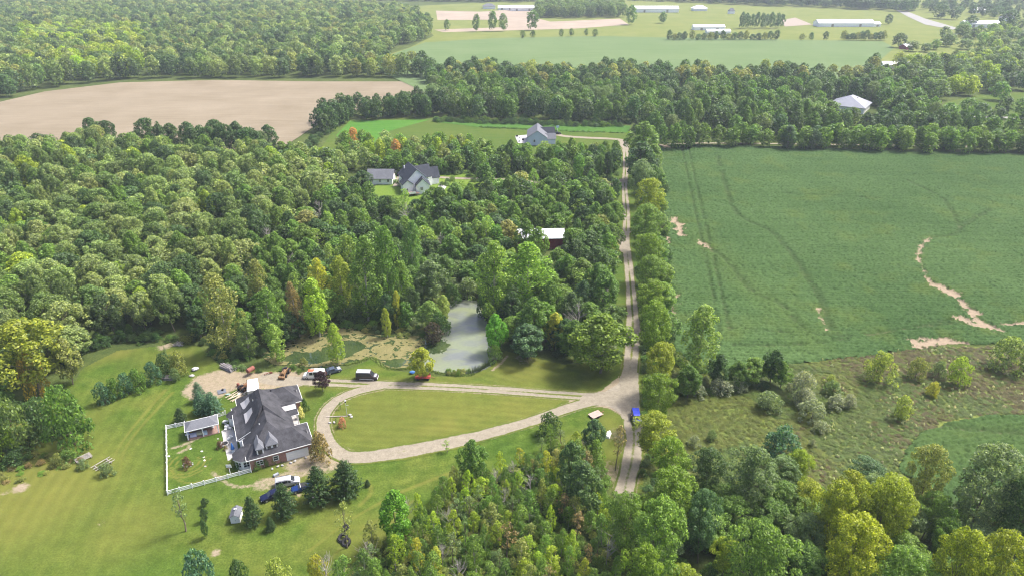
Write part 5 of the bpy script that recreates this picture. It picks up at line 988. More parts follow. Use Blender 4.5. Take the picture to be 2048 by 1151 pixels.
# ---- gabled buildings: ridge along local x
def gabled(name, xy, rz, L, W, hw, hr, wall, roof, label, cat='barn', over=.4, extra=None, doors=0, wins=0):
    t = thing(name, xy, rz, label, cat)
    MB().box((0, 0, hw / 2), (L, W, hw)).build('wall', wall, t)
    MB().add([(sx * L / 2, y, z) for sx in (-1, 1) for y, z in ((-W / 2, hw), (W / 2, hw), (0, hr))], [(0, 2, 1), (3, 4, 5), (0, 1, 4, 3)]).build('gable', wall, t)
    mb = MB(); q = (hr - hw) / (W / 2); e = over
    for s in (-1, 1):
        y1 = s * (W / 2 + e); z1 = hw - q * e; x = L / 2 + e
        mb.add([(-x, 0, hr + .2), (x, 0, hr + .2), (x, y1, z1 + .2), (-x, y1, z1 + .2), (-x, 0, hr + .04), (x, 0, hr + .04), (x, y1, z1 + .04), (-x, y1, z1 + .04)], [(0, 3, 2, 1) if s > 0 else (0, 1, 2, 3), (4, 5, 6, 7), (2, 3, 7, 6), (0, 4, 7, 3), (1, 2, 6, 5)])
    mb.build('roof', roof, t)
    for i in range(doors): MB().box((-L / 2 + L * (i + .5) / doors, -W / 2 - .04, hw * .38), (min(3.2, L / doors * .6), .12, hw * .76)).build('door', M_WOOD if wall != M_RED else M_WHITE, t)
    for i in range(wins): window(t, -L / 2 + L * (i + .5) / wins, -W / 2 - .05, hw * .6, 1.0, 1.2, 0, 1)
    return t
# white farmhouse among the trees
X0, Y0 = G(830, 381)
fh = thing('farmhouse', (X0, Y0), R(24), 'white farmhouse with dark navy roofs half hidden among trees', 'house')
def wing(parent, x, y, L, W, hw, hr, ang, roofm=M_SHINGN, wallm=M_WALLW):
    w_ = MB().box((0, 0, hw / 2), (L, W, hw)); w_.add([(sx * L / 2, yy, z) for sx in (-1, 1) for yy, z in ((-W / 2, hw), (W / 2, hw), (0, hr))], [(0, 2, 1), (3, 4, 5)])
    o = w_.build('wing_wall', wallm, parent); o.location = (x, y, 0); o.rotation_euler.z = ang
    mb = MB(); q = (hr - hw) / (W / 2); e = .45
    for s in (-1, 1):
        y1 = s * (W / 2 + e); z1 = hw - q * e; xx = L / 2 + e
        mb.add([(-xx, 0, hr + .2), (xx, 0, hr + .2), (xx, y1, z1 + .2), (-xx, y1, z1 + .2), (-xx, 0, hr + .03), (xx, 0, hr + .03), (xx, y1, z1 + .03), (-xx, y1, z1 + .03)], [(0, 3, 2, 1) if s > 0 else (0, 1, 2, 3), (4, 5, 6, 7), (2, 3, 7, 6), (0, 4, 7, 3), (1, 2, 6, 5)])
    mb.build('wing_roof', roofm, o); return o
wing(fh, .5, 3.5, 13, 10, 6.0, 10.6, R(90)); wing(fh, 5.6, 7, 7, 7.5, 5.0, 9.4, R(8)); wing(fh, 9.6, 8.6, 8, 7, 3.6, 7.4, R(-3)); wing(fh, 2.6, -3.6, 6.5, 6, 4.2, 7.2, R(78)); wing(fh, -4.0, -1, 6, 4.5, 4.6, 6.4, R(84))
for x, y, z, a in ((-4.9, -4.06, 2, R(-6)), (1.2, -6.95, 2.8, R(-12)), (3.8, -6.8, 2.8, R(-12)), (-2.2, -2.06, 4.0, 0), (.9, -2.06, 4, 0)): window(fh, x, y, z, 1.1, 1.4, a, 2)
MB().box((-2.5, -6.3, 1.2), (4.5, 3.6, .18)).build('deck', plain('red_brown_deck', (.25, .16, .13), .9), fh); MB().box((-3.3, -8.1, 1.75), (3.0, .08, 1.0)).build('deck_rail', M_WHITE, fh); MB().tube([(-2.2, 8, 8.5), (-2.2, 8, 9.9)], .25, 6).build('chimney', M_WHITE, fh)
gabled('outbuilding', G(764, 364), R(-1), 11.5, 8.5, 3.2, 6.2, M_WALLW, M_SHINGL, 'grey roofed white outbuilding left of the farmhouse', 'outbuilding', .6, wins=3)
sheet('farmyard', [(795, 352), (812, 345), (826, 348), (815, 372), (785, 374)], .17, M_GRAV); sheet('farmhouse_path', [(880, 368), (893, 374), (888, 382), (872, 384), (874, 378)], .17, M_CONC)
# pale blue house beyond
bh = thing('blue_house', G(1079, 288), R(2), 'pale blue grey house with gable end and dark roof at the far meadow', 'house')
wing(bh, -1, 5, 18, 11, 4.6, 8.4, R(86), M_SHINGL, M_SIDEB); wing(bh, 4.8, 9, 8, 7, 3.6, 7.4, R(2), M_SHINGN, M_SIDEB); wing(bh, 5.6, 1.5, 6.5, 5.5, 3.3, 5.6, R(2), M_SHINGL, M_SIDEB)
for x, z in ((-3.2, 2.8), (1.4, 2.8)): window(bh, x, -4.1, z, 1.1, 1.4, R(-4), 1)
sheet('terrace', [(1030, 273), (1058, 270), (1060, 288), (1036, 287)], .19, M_CONC)
for i, (x, y) in enumerate(((1034, 274), (1040, 277), (1046, 281), (1039, 284))): clutter('terrace_seat', x, y, (1.2, .8, .8), M_WHITE if i % 2 else M_TYRE, 'garden seat on the far terrace of the blue house', 'seat', i, .19, False, 1, 'seats on the far terrace')
bb = thing('basketball_hoop', G(1115, 264), 0, 'pale basketball hoop behind the black car at the blue house', 'hoop'); MB().tube([(0, 0, 0), (0, 0, 3)], .1, 6).build('pole', M_WHITE, bb); MB().box((0, 0, 3.1), (1.9, .1, 1.2)).build('backboard', plain('pale_sky_plastic', (.45, .58, .68)), bb)
gabled('red_barn', G(1080, 490), R(2), 17, 8, 4.4, 6.4, M_RED, M_METALW, 'dark red barn with white metal roof hidden in the trees near the lane', 'barn')
lb = thing('grey_roofed_house', G(1698, 219), R(-35), 'large low building with pale grey hipped metal roof in the wood belt', 'building')
MB().box((0, 0, 2), (22, 23, 4)).build('wall', M_WALLW, lb); hip(MB(), -11.8, 11.8, -12.4, 12.4, (0, -3), (0, 3), 4, 9.5).build('roof', M_METALG, lb); MB().box((3.5, 2, 7.6), (.8, .8, 1.2)).build('chimney', M_WOOD, lb)
gabled('white_shed', G(1788, 136), R(-4), 24, 9, 3.5, 5.6, M_WALLW, M_METALW, 'white metal roofed shed behind the trees right of the far bean field')
gabled('red_shed', G(1810, 99), R(30), 11, 8, 3.6, 5.6, M_RED, M_METALW, 'small red shed with white roof at the right end of the distant bean field')
for a in ((1686, 53, 0, 78, 20, 5, 9, 'longest white barn in the far pasture'), (1744, 53, 0, 18, 12, 3.5, 6, 'small white shed at the right end of the longest barn'), (1416, 60, 0, 42, 13, 4, 6.5, 'left of the two white sheds before the dark grove'), (1435, 68, 0, 30, 12, 3.6, 5.6, 'white shed before its longer neighbour at the dark grove'), (1310, 25, 0, 78, 14, 6, 10, 'long white barn right of the far wood'), (1046, 22, 0, 44, 16, 5, 9, 'white barn left of the far wood'),
          (1012, 20, 0, 28, 12, 4, 7, 'low pale shed between the far house and the white barn'), (1958, 55, -6, 46, 16, 5, 8.5, 'white barn with red end at the far right'), (1984, 52, 0, 15, 9, 4, 6.5, 'smaller white shed behind the barn with the red end')):
    b = gabled('white_barn', G(a[0], a[1]), R(a[2]), *a[3:7], M_WALLW, M_METALW, a[7], doors=2)
    if 'red end' in a[7] and 'with red' in a[7]: MB().box((23.1, 0, 3.4), (.2, 15.6, 6.6)).build('red_end', M_RED, b)
for a in ((978, 18, 22, 'dark roofed far house at the top of the picture'), (1398, 22, 24, 'white far house before the wood at the top'), (2012, 42, 18, 'grey house between trees at the far right'), (1955, 26, 20, 'pale house at the top right'), (1462, 28, 10, 'tiny white hut left of the dark grove'), (575, 118, 16, 'white building glimpsed in the left woods')):
    h = thing('far_house', G(a[0], a[1]), R(5), a[3], 'house'); MB().box((0, 0, 2.2), (a[2], a[2] * .6, 4.4)).build('wall', M_WALLW, h); hip(MB(), -a[2] * .55, a[2] * .55, -a[2] * .36, a[2] * .36, (-a[2] * .2, 0), (a[2] * .2, 0), 4.4, 9).build('roof', M_SHINGL if 'grey' in a[3] or 'dark' in a[3] else M_METALW, h)
gabled('white_barn', G(520, 112), R(-20), 30, 14, 5, 9, M_WALLW, M_METALG, 'pale roof showing among the left distant woods')

# ================================================================== VEHICLES
def vehicle(name, px, py, rz, st, wheels, body, label, cat, group=None, hw=.9, glass=(), trim=(), z=.12):
    # st: stations along x: (x, z_low, z_belt, z_roof, width factor belt, width factor roof)
    t = thing(name, (*G(px, py), z), rz, label, cat, group); mb = MB(); rings = []
    for x, zl_, zb, zr, fb, fr in st: rings.append([(x, -hw * fb * .96, zl_), (x, -hw * fb, (zl_ + zb) / 2), (x, -hw * fb * .98, zb), (x, -hw * fr, zr), (x, hw * fr, zr), (x, hw * fb * .98, zb), (x, hw * fb, (zl_ + zb) / 2), (x, hw * fb * .96, zl_)])
    n = 8; vs = [p for r in rings for p in r]; fs = [(i * n + k, (i + 1) * n + k, (i + 1) * n + (k + 1) % n, i * n + (k + 1) % n) for i in range(len(st) - 1) for k in range(n)]
    fs += [tuple(range(n)), tuple(range((len(st) - 1) * n, len(st) * n))[::-1]]
    o = mb.add(vs, fs).build('body', body, t, .05)
    def quad(nm, pts, m):
        c = sum((Vector(p) for p in pts), Vector()) / 4; nn = (Vector(pts[1]) - Vector(pts[0])).cross(Vector(pts[2]) - Vector(pts[1])).normalized()
        if nn.dot(c - Vector((c.x * .7, 0, .6))) < 0: nn = -nn
        q = [c + (Vector(p) - c) * .88 for p in pts]; MB().add([p + nn * .035 for p in q] + [p - nn * .02 for p in q], [(0, 1, 2, 3), (7, 6, 5, 4)] + [(i, 4 + i, 4 + (i + 1) % 4, (i + 1) % 4) for i in range(4)]).build(nm, m, t)
    for g in glass:
        if g[0] == 'side':
            for s in (0, 1):
                a, b = (2, 3) if s == 0 else (5, 4); quad('side_window', [rings[g[1]][a], rings[g[2]][a], rings[g[2]][b], rings[g[1]][b]], M_GLASS)
        else: quad(g[0], [rings[g[1]][3], rings[g[1]][4], rings[g[2]][4], rings[g[2]][3]], g[3] if len(g) > 3 else M_GLASS)
    for x in wheels:
        for s in (-1, 1):
            w_ = MB().tube([(x, s * (hw - .2), .33), (x, s * (hw + .02), .33)], .34, 14).build('wheel', M_TYRE, t); MB().tube([(x, s * (hw - .1), .33), (x, s * (hw + .04), .33)], .2, 10).build('rim', M_RIM, w_)
    xf, xb = st[-1][0], st[0][0]
    for s in (-1, 1):
        MB().box((xf - .03, s * hw * .66, st[-1][2] * .86), (.12, .3, .16)).build('headlight', M_CHROME, t); MB().box((xb + .01, s * hw * .74, st[0][2] * .9), (.08, .24, .2)).build('tail_light', plain('red_lens', (.4, .01, .01), .3), t)
        MB().box((st[len(st) // 2 + 1][0] + .15, s * (hw + .1), st[2][2] + .05), (.12, .16, .12)).build('mirror', body, t)
    MB().box((xf + .02, 0, .42), (.1, hw * 1.7, .16)).build('bumper', M_CHROME if 'van' in name else body, t); MB().box((xb - .02, 0, .45), (.1, hw * 1.7, .16)).build('bumper', M_CHROME if 'van' in name else body, t)
    for nm, c, d, m in trim: MB().box(c, d).build(nm, m, t, .03)
    return t
VAN = [(-2.75, .4, 1.15, 2.0, 1, .86), (-2.6, .3, 1.2, 2.12, 1, .88), (-1.3, .28, 1.2, 2.18, 1, .88), (0, .28, 1.2, 2.18, 1, .88), (1.0, .28, 1.18, 2.1, 1, .86), (1.75, .28, 1.15, 1.22, .99, .93), (2.55, .3, .98, 1.0, .95, .9), (2.75, .42, .8, .82, .9, .82)]
GV = (('side', 1, 2), ('side', 2, 3), ('side', 3, 4), ('windscreen', 4, 5), )
vehicle('passenger_van', 629, 754, R(183), VAN, (-1.7, 1.75), paint('white_car_paint', (.68, .69, .7)), 'white passenger van with an orange red patch on its front roof', 'van', hw=.98, glass=GV, trim=(('roof_patch', (.55, .1, 2.2), (1.5, 1.2, .06), plain('orange_red_vinyl', (.6, .1, .05), .6)),))
vehicle('conversion_van', 735, 757, R(-2), VAN, (-1.7, 1.75), paint('dark_brown_paint', (.055, .042, .045)), 'dark brown conversion van with raised silver roof and pale lower trim', 'van', hw=.98, glass=GV, trim=(('raised_roof', (-.85, 0, 2.26), (3.5, 1.62, .22), paint('silver_paint', (.42, .43, .46))), ('hood_panel', (2.05, 0, 1.13), (.9, 1.5, .08), paint('silver_paint', (.42, .43, .46))), ('side_trim', (0, -.97, .4), (3.2, .08, .2), M_CHROME), ('side_trim', (0, .97, .4), (3.2, .08, .2), M_CHROME)))
MINI = [(-2.4, .4, 1.0, 1.5, 1, .8), (-2.25, .28, 1.05, 1.68, 1, .84), (-1.0, .26, 1.05, 1.74, 1, .85), (.2, .26, 1.04, 1.72, 1, .84), (.75, .26, 1.02, 1.6, 1, .82), (1.5, .26, 1.0, 1.05, .98, .9), (2.25, .3, .85, .87, .92, .85), (2.42, .42, .7, .72, .85, .78)]
vehicle('minivan', 576, 968, R(17), MINI, (-1.45, 1.5), paint('silver_van_paint', (.4, .41, .43)), 'silver minivan parked below the brick garage', 'minivan', hw=.95, glass=(('side', 1, 2), ('side', 2, 3), ('side', 3, 4), ('windscreen', 4, 5)), trim=(('roof_rail', (-.8, -.72, 1.79), (2.6, .06, .06), M_TYRE), ('roof_rail', (-.8, .72, 1.79), (2.6, .06, .06), M_TYRE)))
SED = [(-2.35, .4, .85, .88, .92, .84), (-2.2, .28, .95, .98, .98, .9), (-1.55, .25, .97, 1.02, 1, .9), (-.85, .25, .97, 1.42, 1, .78), (.35, .25, .95, 1.44, 1, .78), (1.0, .25, .93, .98, 1, .9), (2.1, .28, .8, .83, .95, .88), (2.35, .4, .66, .68, .86, .8)]
GS = (('rear_window', 2, 3), ('side', 3, 4), ('windscreen', 4, 5))
vehicle('sedan', 546, 994, R(213), SED, (-1.4, 1.45), paint('navy_paint', (.007, .01, .04), .3), 'dark navy sedan with its tail under the broad pine', 'car', hw=.9, glass=GS)
SPO = [(-2.1, .4, .8, .83, .92, .84), (-1.95, .28, .88, .92, .98, .9), (-1.3, .25, .9, .96, 1, .9), (-.75, .25, .9, 1.22, 1, .76), (.15, .25, .88, 1.24, 1, .76), (.7, .25, .86, .9, 1, .9), (1.85, .28, .74, .78, .95, .88), (2.05, .4, .6, .62, .86, .8)]
vehicle('sports_car', 604, 979, R(203), SPO, (-1.25, 1.3), paint('blue_paint', (.006, .028, .13), .3), 'blue convertible with black soft top and white windscreen frame beside the pines', 'car', hw=.86, glass=GS, trim=(('soft_top', (-.35, 0, 1.24), (1.2, 1.26, .07), M_TYRE), ('windscreen_frame', (.2, 0, 1.25), (.1, 1.34, .08), M_WHITE)))
HAT = [(-1.95, .4, .9, 1.0, 1, .8), (-1.85, .26, .95, 1.3, 1, .82), (-1.0, .25, .95, 1.45, 1, .8), (.2, .25, .94, 1.45, 1, .8), (.85, .25, .92, .98, 1, .9), (1.75, .28, .8, .83, .95, .88), (1.95, .4, .66, .68, .86, .8)]
vehicle('hatchback', 668, 744, R(28), HAT, (-1.2, 1.25), paint('slate_blue_paint', (.07, .09, .14)), 'small slate blue car beside the white van', 'car', hw=.85, glass=(('rear_window', 1, 2), ('side', 1, 2), ('side', 2, 3), ('windscreen', 3, 4)), trim=(('hood_panel', (1.3, 0, .93), (.9, 1.35, .05), paint('silver_paint', (.42, .43, .46))), ('rear_panel', (-1.98, .1, .62), (.06, 1.3, .4), plain('dark_red_panel', (.16, .02, .02)))))
vehicle('suv', 1272, 838, R(-91), [(x, a, b, c, d, e) for x, a, b, c, d, e in MINI], (-1.45, 1.5), paint('royal_blue_paint', (.015, .03, .33), .3), 'royal blue car parked on the gravel lane beneath the overhanging tree', 'car', hw=.95, glass=(('side', 1, 2), ('side', 2, 3), ('windscreen', 4, 5)))
vehicle('black_car', 1114, 269, R(4), SED, (-1.4, 1.45), paint('black_paint', (.01, .012, .014), .3), 'black car on the drive of the pale blue house', 'car', hw=.95, glass=GS)
# ---- farm things
hw_ = thing('hay_wagon', G(846, 757), R(2), 'red hay wagon with low slatted sides beneath the yellow green tree', 'wagon'); MB().box((0, 0, .72), (4.0, 1.7, .12)).build('deck', plain('red_wagon_paint', (.33, .05, .04), .7), hw_)
for y in (-.83, .83):
    for z in (.95, 1.18): MB().box((0, y, z), (4.0, .06, .12)).build('side_slat', plain('red_wagon_paint', (.33, .05, .04)), hw_)
    for x in (-1.9, 0, 1.9): MB().box((x, y, 1.0), (.08, .09, .6)).build('stake', M_WOOD, hw_)
    for x in (-1.3, 1.3): MB().tube([(x, y * .75, .33), (x, y * .95, .33)], .33, 12).build('wheel', M_TYRE, hw_)
MB().bar((2.0, 0, .5), (3.2, 0, .3), .08).build('drawbar', M_RUSTR, hw_)
clutter('tarp_bundle', 825, 746, (1.6, 1.0, .8), plain('blue_tarp', (.05, .16, .42), .6), 'blue tarp bundle half hidden left of the hay wagon tree', 'tarp', .4, .07, True, 4)
ft = thing('flatbed_trailer', G(1191, 831), R(33), 'low trailer with pale pinkish boards on the grass by the fork', 'trailer')
for k in range(7): MB().box((0, -.9 + k * .3, .55), (3.1, .26, .07)).build('plank', plain('pink_boards', (.36, .27, .23), .8), ft, 0, (TR.uniform(-.12, .12), 0, 0))
MB().box((0, 0, .42), (2.9, 1.9, .14)).build('frame', M_RUSTR, ft); MB().bar((1.5, 0, .42), (2.6, 0, .35), .1).build('drawbar', M_RUSTR, ft)
for s in (-1, 1): MB().tube([(0, s * .95, .3), (0, s * 1.15, .3)], .3, 12).build('wheel', M_TYRE, ft)
bt = thing('upturned_boat', G(1217, 868), R(70), 'small white upturned boat in the brush by the lane', 'boat'); MB().add([(-1.5, -.55, .05), (-1.5, .55, .05), (.6, .6, .05), (.6, -.6, .05), (1.6, 0, .05), (-1.4, 0, .6), (.6, 0, .62), (-1.4, -.4, .45), (-1.4, .4, .45), (.6, .4, .45), (.6, -.4, .45)], [(0, 7, 5, 8, 1), (0, 3, 10, 7), (7, 10, 6, 5), (5, 6, 9, 8), (8, 9, 2, 1), (3, 4, 10), (10, 4, 6), (6, 4, 9), (9, 4, 2), (0, 1, 2, 4, 3)]).build('hull', M_WHITE, bt); MB().bar((-1.45, 0, .64), (1.4, 0, .3), .06).build('keel', M_CHROME, bt)
def person(px, py, rz):
    t = thing('person', (*G(px, py), .16), rz, 'person in dark clothes standing on the gravel beside the blue car', 'person')
    def skin(nm, pts, edges, rad, m, sub=1):
        me = bpy.data.meshes.new(nm); me.from_pydata(pts, edges, []); me.materials.append(m); o = put(nm, me, t); md = o.modifiers.new('skin', 'SKIN'); md.use_smooth_shade = True
        for v, r in zip(me.skin_vertices[0].data, rad): v.radius = (r, r)
        me.skin_vertices[0].data[0].use_root = True; o.modifiers.new('sub', 'SUBSURF').levels = sub; o.modifiers['sub'].render_levels = sub; return o
    sk = plain('skin', (.45, .27, .19), .6); P = [(0, 0, .98), (0, .01, 1.2), (0, 0, 1.42), (0, -.01, 1.52), (0, -.02, 1.62), (0, -.02, 1.74)]; Rr = [.13, .12, .12, .055, .09, .07]; E = [(i, i + 1) for i in range(5)]
    for s in (-1, 1):
        b = len(P); P += [(s * .2, 0, 1.42), (s * .27, .02, 1.15), (s * .28, -.06, .9), (s * .28, -.08, .82), (s * .1, 0, .9), (s * .11, -.01, .5), (s * .12, .02, .09), (s * .13, -.14, .05)]; Rr += [.062, .048, .036, .04, .09, .062, .042, .038]; E += [(2, b), (b, b + 1), (b + 1, b + 2), (b + 2, b + 3), (0, b + 4), (b + 4, b + 5), (b + 5, b + 6), (b + 6, b + 7)]
        for k in range(5):
            c = len(P); dx = (k - 1.5) * .02 if k < 4 else 0; P += [(s * .28 + dx * .3, -.08 + dx * 1.2 - (.05 if k == 4 else 0), .78 + (.03 if k == 4 else 0)), (s * .28 + dx * .4, -.085 + dx * 1.3 - (.06 if k == 4 else 0), .73 + (.01 if k == 0 else 0) + (.03 if k == 4 else 0))]; Rr += [.009, .008]; E += [(b + 3, c), (c, c + 1)]
    skin('body', P, E, Rr, sk)
    skin('shirt', [(0, 0, .98), (0, .01, 1.2), (0, 0, 1.42), (.2, 0, 1.42), (.265, .02, 1.18), (-.2, 0, 1.42), (-.265, .02, 1.18)], [(0, 1), (1, 2), (2, 3), (3, 4), (2, 5), (5, 6)], [.155, .15, .15, .085, .068, .085, .068], plain('dark_shirt', (.02, .02, .024), .9))
    skin('trousers', [(0, 0, .97), (.1, 0, .9), (.11, -.01, .5), (.12, .02, .1), (-.1, 0, .9), (-.11, -.01, .5), (-.12, .02, .1)], [(0, 1), (1, 2), (2, 3), (0, 4), (4, 5), (5, 6)], [.16, .115, .085, .07, .115, .085, .07], plain('dark_trousers', (.035, .04, .055), .9))
    MB().blob((0, 0, 1.72), (.22, .24, .2), 1, 10, 6, .04).build('hair', plain('dark_hair', (.02, .015, .012), .8), t); MB().box((0, -.115, 1.64), (.03, .04, .05), 0, .5).build('nose', sk, t)
    for s in (-1, 1): MB().box((s * .13, -.06, .05), (.1, .28, .1)).build('shoe', M_TYRE, t)
person(1261.5, 840, R(200))
# white box trailer and the machines behind the brick house
tr = thing('box_trailer', G(509, 788), R(108), 'white box trailer behind the brick house', 'trailer'); MB().box((0, 0, 1.75), (5.2, 2.4, 2.3)).build('box', plain('cream_box', (.74, .71, .66), .5, var=.05), tr, .04); MB().box((0, 0, 2.93), (5.3, 2.5, .08)).build('roof', plain('cream_box', (.74, .71, .66)), tr); MB().box((0, 0, .52), (5.2, 1.0, .2)).build('frame', M_TYRE, tr); MB().bar((2.6, 0, .5), (3.8, 0, .4), .12).build('drawbar', M_TYRE, tr)
for x in (-.5, .5):
    for s in (-1, 1): MB().tube([(x, s * 1.0, .36), (x, s * 1.22, .36)], .36, 12).build('wheel', M_TYRE, tr)
def tractor(px, py, rz, label, m, name='tractor'):
    t = thing(name, G(px, py), rz, label, 'tractor'); MB().box((.7, 0, 1.15), (1.9, .8, .75)).build('hood', m, t, .06); MB().box((-.75, 0, 1.0), (1.2, 1.0, .8)).build('chassis', m, t, .05); MB().box((-.8, 0, 1.6), (.6, .6, .5)).build('seat', M_TYRE, t)
    for x, r in ((-.9, .72), (1.15, .45)):
        for s in (-1, 1): w_ = MB().tube([(x, s * .62, r), (x, s * .98, r)], r, 14).build('wheel', M_TYRE, t); MB().tube([(x, s * .7, r), (x, s * 1.0, r)], r * .55, 10).build('rim', m, w_)
    MB().tube([(1.0, .2, 1.5), (1.0, .2, 2.4)], .05, 6).build('exhaust', M_TYRE, t); MB().tube([(-.2, -.25, 1.9), (-.1, 0, 2.0), (-.2, .25, 1.9)], .04, 5).build('steering_wheel', M_TYRE, t)
    for s in (-1, 1): MB().bar((.9, s * .6, 1.3), (2.2, s * .6, .7), .14).build('loader_arm', m, t)
    MB().box((2.4, 0, .6), (.5, 1.7, .6)).build('bucket', m, t); return t
tractor(571, 748, R(-95), 'old orange yellow loader tractor at the weedy bank', plain('faded_orange', (.2, .115, .055), .7, var=.3, scale=2)); tractor(491, 778, R(60), 'rusty orange tractor left of the white box trailer', M_RUST)
tractor(807, 356, R(20), 'bright red tractor between the farmhouse and its outbuilding', plain('bright_red', (.5, .03, .03), .4)); tractor(800, 352, R(80), 'second red tractor beside the first, nearer the outbuilding', plain('bright_red', (.5, .03, .03), .4))
tk = thing('fuel_tank', G(503, 748), R(60), 'rusty red fuel tank standing on legs among the weeds', 'tank'); MB().tube([(-1.1, 0, 1.6), (-1, 0, 1.6), (1, 0, 1.6), (1.1, 0, 1.6)], [.3, .62, .62, .3], 12).build('tank', M_RUSTR, tk)
for x in (-.7, .7):
    for y in (-.4, .4): MB().bar((x, y * 1.2, 0), (x, y, 1.3), .08).build('leg', M_RUSTR, tk)
sc = thing('scrap_plough', G(536, 749), R(30), 'dark scrap plough on the dirt bank', 'plough'); MB().bar((-1, 0, .5), (1, 0, .7), .14).build('beam', M_RUSTR, sc)
for x in (-.6, 0, .6): MB().bar((x, 0, .6), (x - .3, .3, 0.05), .1).build('tine', M_RUSTR, sc)
MB().tube([(.9, -.05, .35), (.9, .05, .35)], .35, 10).build('wheel', M_RUSTR, sc)
def pile(name, px, py, rz, n, L, m, label, cat, part, spread=.8, rad=.13, group=None, messy=.15):
    t = thing(name, G(px, py), rz, label, cat, group); rs = random.Random(px)
    for i in range(n):
        row = i // 4; y = (i % 4 - 1.5) * spread / 2 + (row % 2) * spread / 4; l = L * rs.uniform(.75, 1.05); a = rs.uniform(-messy, messy)
        o = MB().tube([(-l / 2, 0, 0), (l / 2, 0, 0)], rad, 6).build(part, m, t); o.location = (rs.uniform(-.3, .3), y, .15 + row * rad * 1.7); o.rotation_euler.z = a
    return t
pile('log_pile', 457, 737, R(-35), 14, 4.6, plain('grey_log', (.26, .24, .24), .9, var=.3), 'pile of long grey logs at the edge of the weeds', 'logs', 'log', 1.0, .17, messy=.08); pile('lumber_stack', 339, 757, R(-6), 12, 3.2, M_WOOD, 'stacked grey lumber under the clump of bushes', 'lumber', 'board', .9, .15, messy=.05)
pile('board_pile', 474, 792, R(58), 10, 4.5, M_WOODP, 'loose pale boards leaning behind the brick house', 'boards', 'board', 1.6, .09, messy=.35); pile('pole_pile', 487, 786, R(30), 5, 3.2, M_CHROME, 'heap of pale pipes beside the loose boards', 'pipes', 'pipe', 1.2, .08, messy=.5)
bp = thing('brush_pile', G(357, 690), 0, 'heap of grey branches and rubble at the wood edge', 'brush pile'); rs = random.Random(4)
for k in range(22): MB().bar((rs.uniform(-1.6, 1.6), rs.uniform(-1, 1), rs.uniform(.1, .9)), (rs.uniform(-1.6, 1.6), rs.uniform(-1, 1), rs.uniform(.1, 1.1)), .12).build('branch', M_WOOD if k % 3 else M_STONE, bp)
clutter('tarp_bundle', 391, 740, (1.8, 1.4, .9), plain('pale_lilac_tarp', (.5, .47, .52), .7), 'pale lilac bundle beside the clump of bushes', 'tarp', .5, .05, True, 6); clutter('boulder', 384, 752, (1.5, 1.0, .5), M_STONE, 'flat grey boulder below the pale bundle', 'boulder', .2, .05, True, 7)
pl = thing('slate_pallet', G(444, 783), R(28), 'dark grey pallet lying on the dirt yard', 'pallet')
for k in range(5): MB().box((0, -.8 + k * .4, .22), (2.0, .34, .06)).build('slat', plain('slate_grey', (.12, .13, .15), .7), pl)
for y in (-.8, .8): MB().box((.9 * y, 0, .12), (.1, 2.0, .14)).build('bearer', M_WOOD, pl)
clutter('feed_tub', 446, 781, (.45, .45, .4), M_TYRE, 'black tub standing on the slate pallet', 'tub', 0, .26); clutter('tarp_bundle', 456, 789, (1.3, .7, .3), plain('green_tarp', (.2, .3, .27), .7), 'greenish tarp on the dirt beside the pallet', 'tarp', .2, .05, True, 9); clutter('oil_drum', 477, 772, (.6, .6, .9), M_RUSTR, 'rusty drum left of the rusty tractor', 'drum', 0, .05)
bn = thing('wheelie_bin', G(552, 951), R(40), 'grey bin lying on the grass below the brick wall', 'bin'); MB().box((0, 0, .3), (1.1, .6, .55), 0, .9).build('tub', plain('grey_plastic', (.24, .26, .29), .5), bn, .04); MB().box((.58, 0, .3), (.08, .62, .6)).build('lid', plain('grey_plastic', (.24, .26, .29)), bn); MB().tube([(-.5, -.3, .1), (-.5, .3, .1)], .1, 8).build('axle', M_TYRE, bn)
clutter('rubble', 624, 998, (1.2, .8, .5), M_STONE, 'little heap of rubble beside the broad pine', 'rubble', .3, .05, True, 3)
for i, (x, y, r) in enumerate(((693, 1057, .62), (687, 1078, .95), (694, 1086, .85))):
    t = thing('old_tyre', G(x, y), 0, ('smaller black tyre standing above the two big ones', 'big black tractor tyre on the lawn at the thicket edge', 'black tractor tyre leaning behind the big one')[i], 'tyre'); n = 16; mb = MB(); vs = []; fs = []
    for k in range(n):
        a = 2 * math.pi * k / n
        for rr, zz in ((1, .12), (1, .42), (.85, .55), (.55, .5), (.52, .05), (.85, 0)): vs.append((math.cos(a) * r * rr, math.sin(a) * r * rr, zz))
    for k in range(n):
        for j in range(6): fs.append((k * 6 + j, ((k + 1) % n) * 6 + j, ((k + 1) % n) * 6 + (j + 1) % 6, k * 6 + (j + 1) % 6))
    o = mb.add(vs, fs).build('casing', M_TYRE, t); o.rotation_euler = (R((30, 18, 24)[i]), R(-10), 0); o.location.z = .3
    tg = MB()
    for k in range(n): a = 2 * math.pi * k / n; tg.box((math.cos(a) * r * 1.02, math.sin(a) * r * 1.02, .28), (.08, .16, .34), a)
    g_ = tg.build('tread', M_TYRE, o)
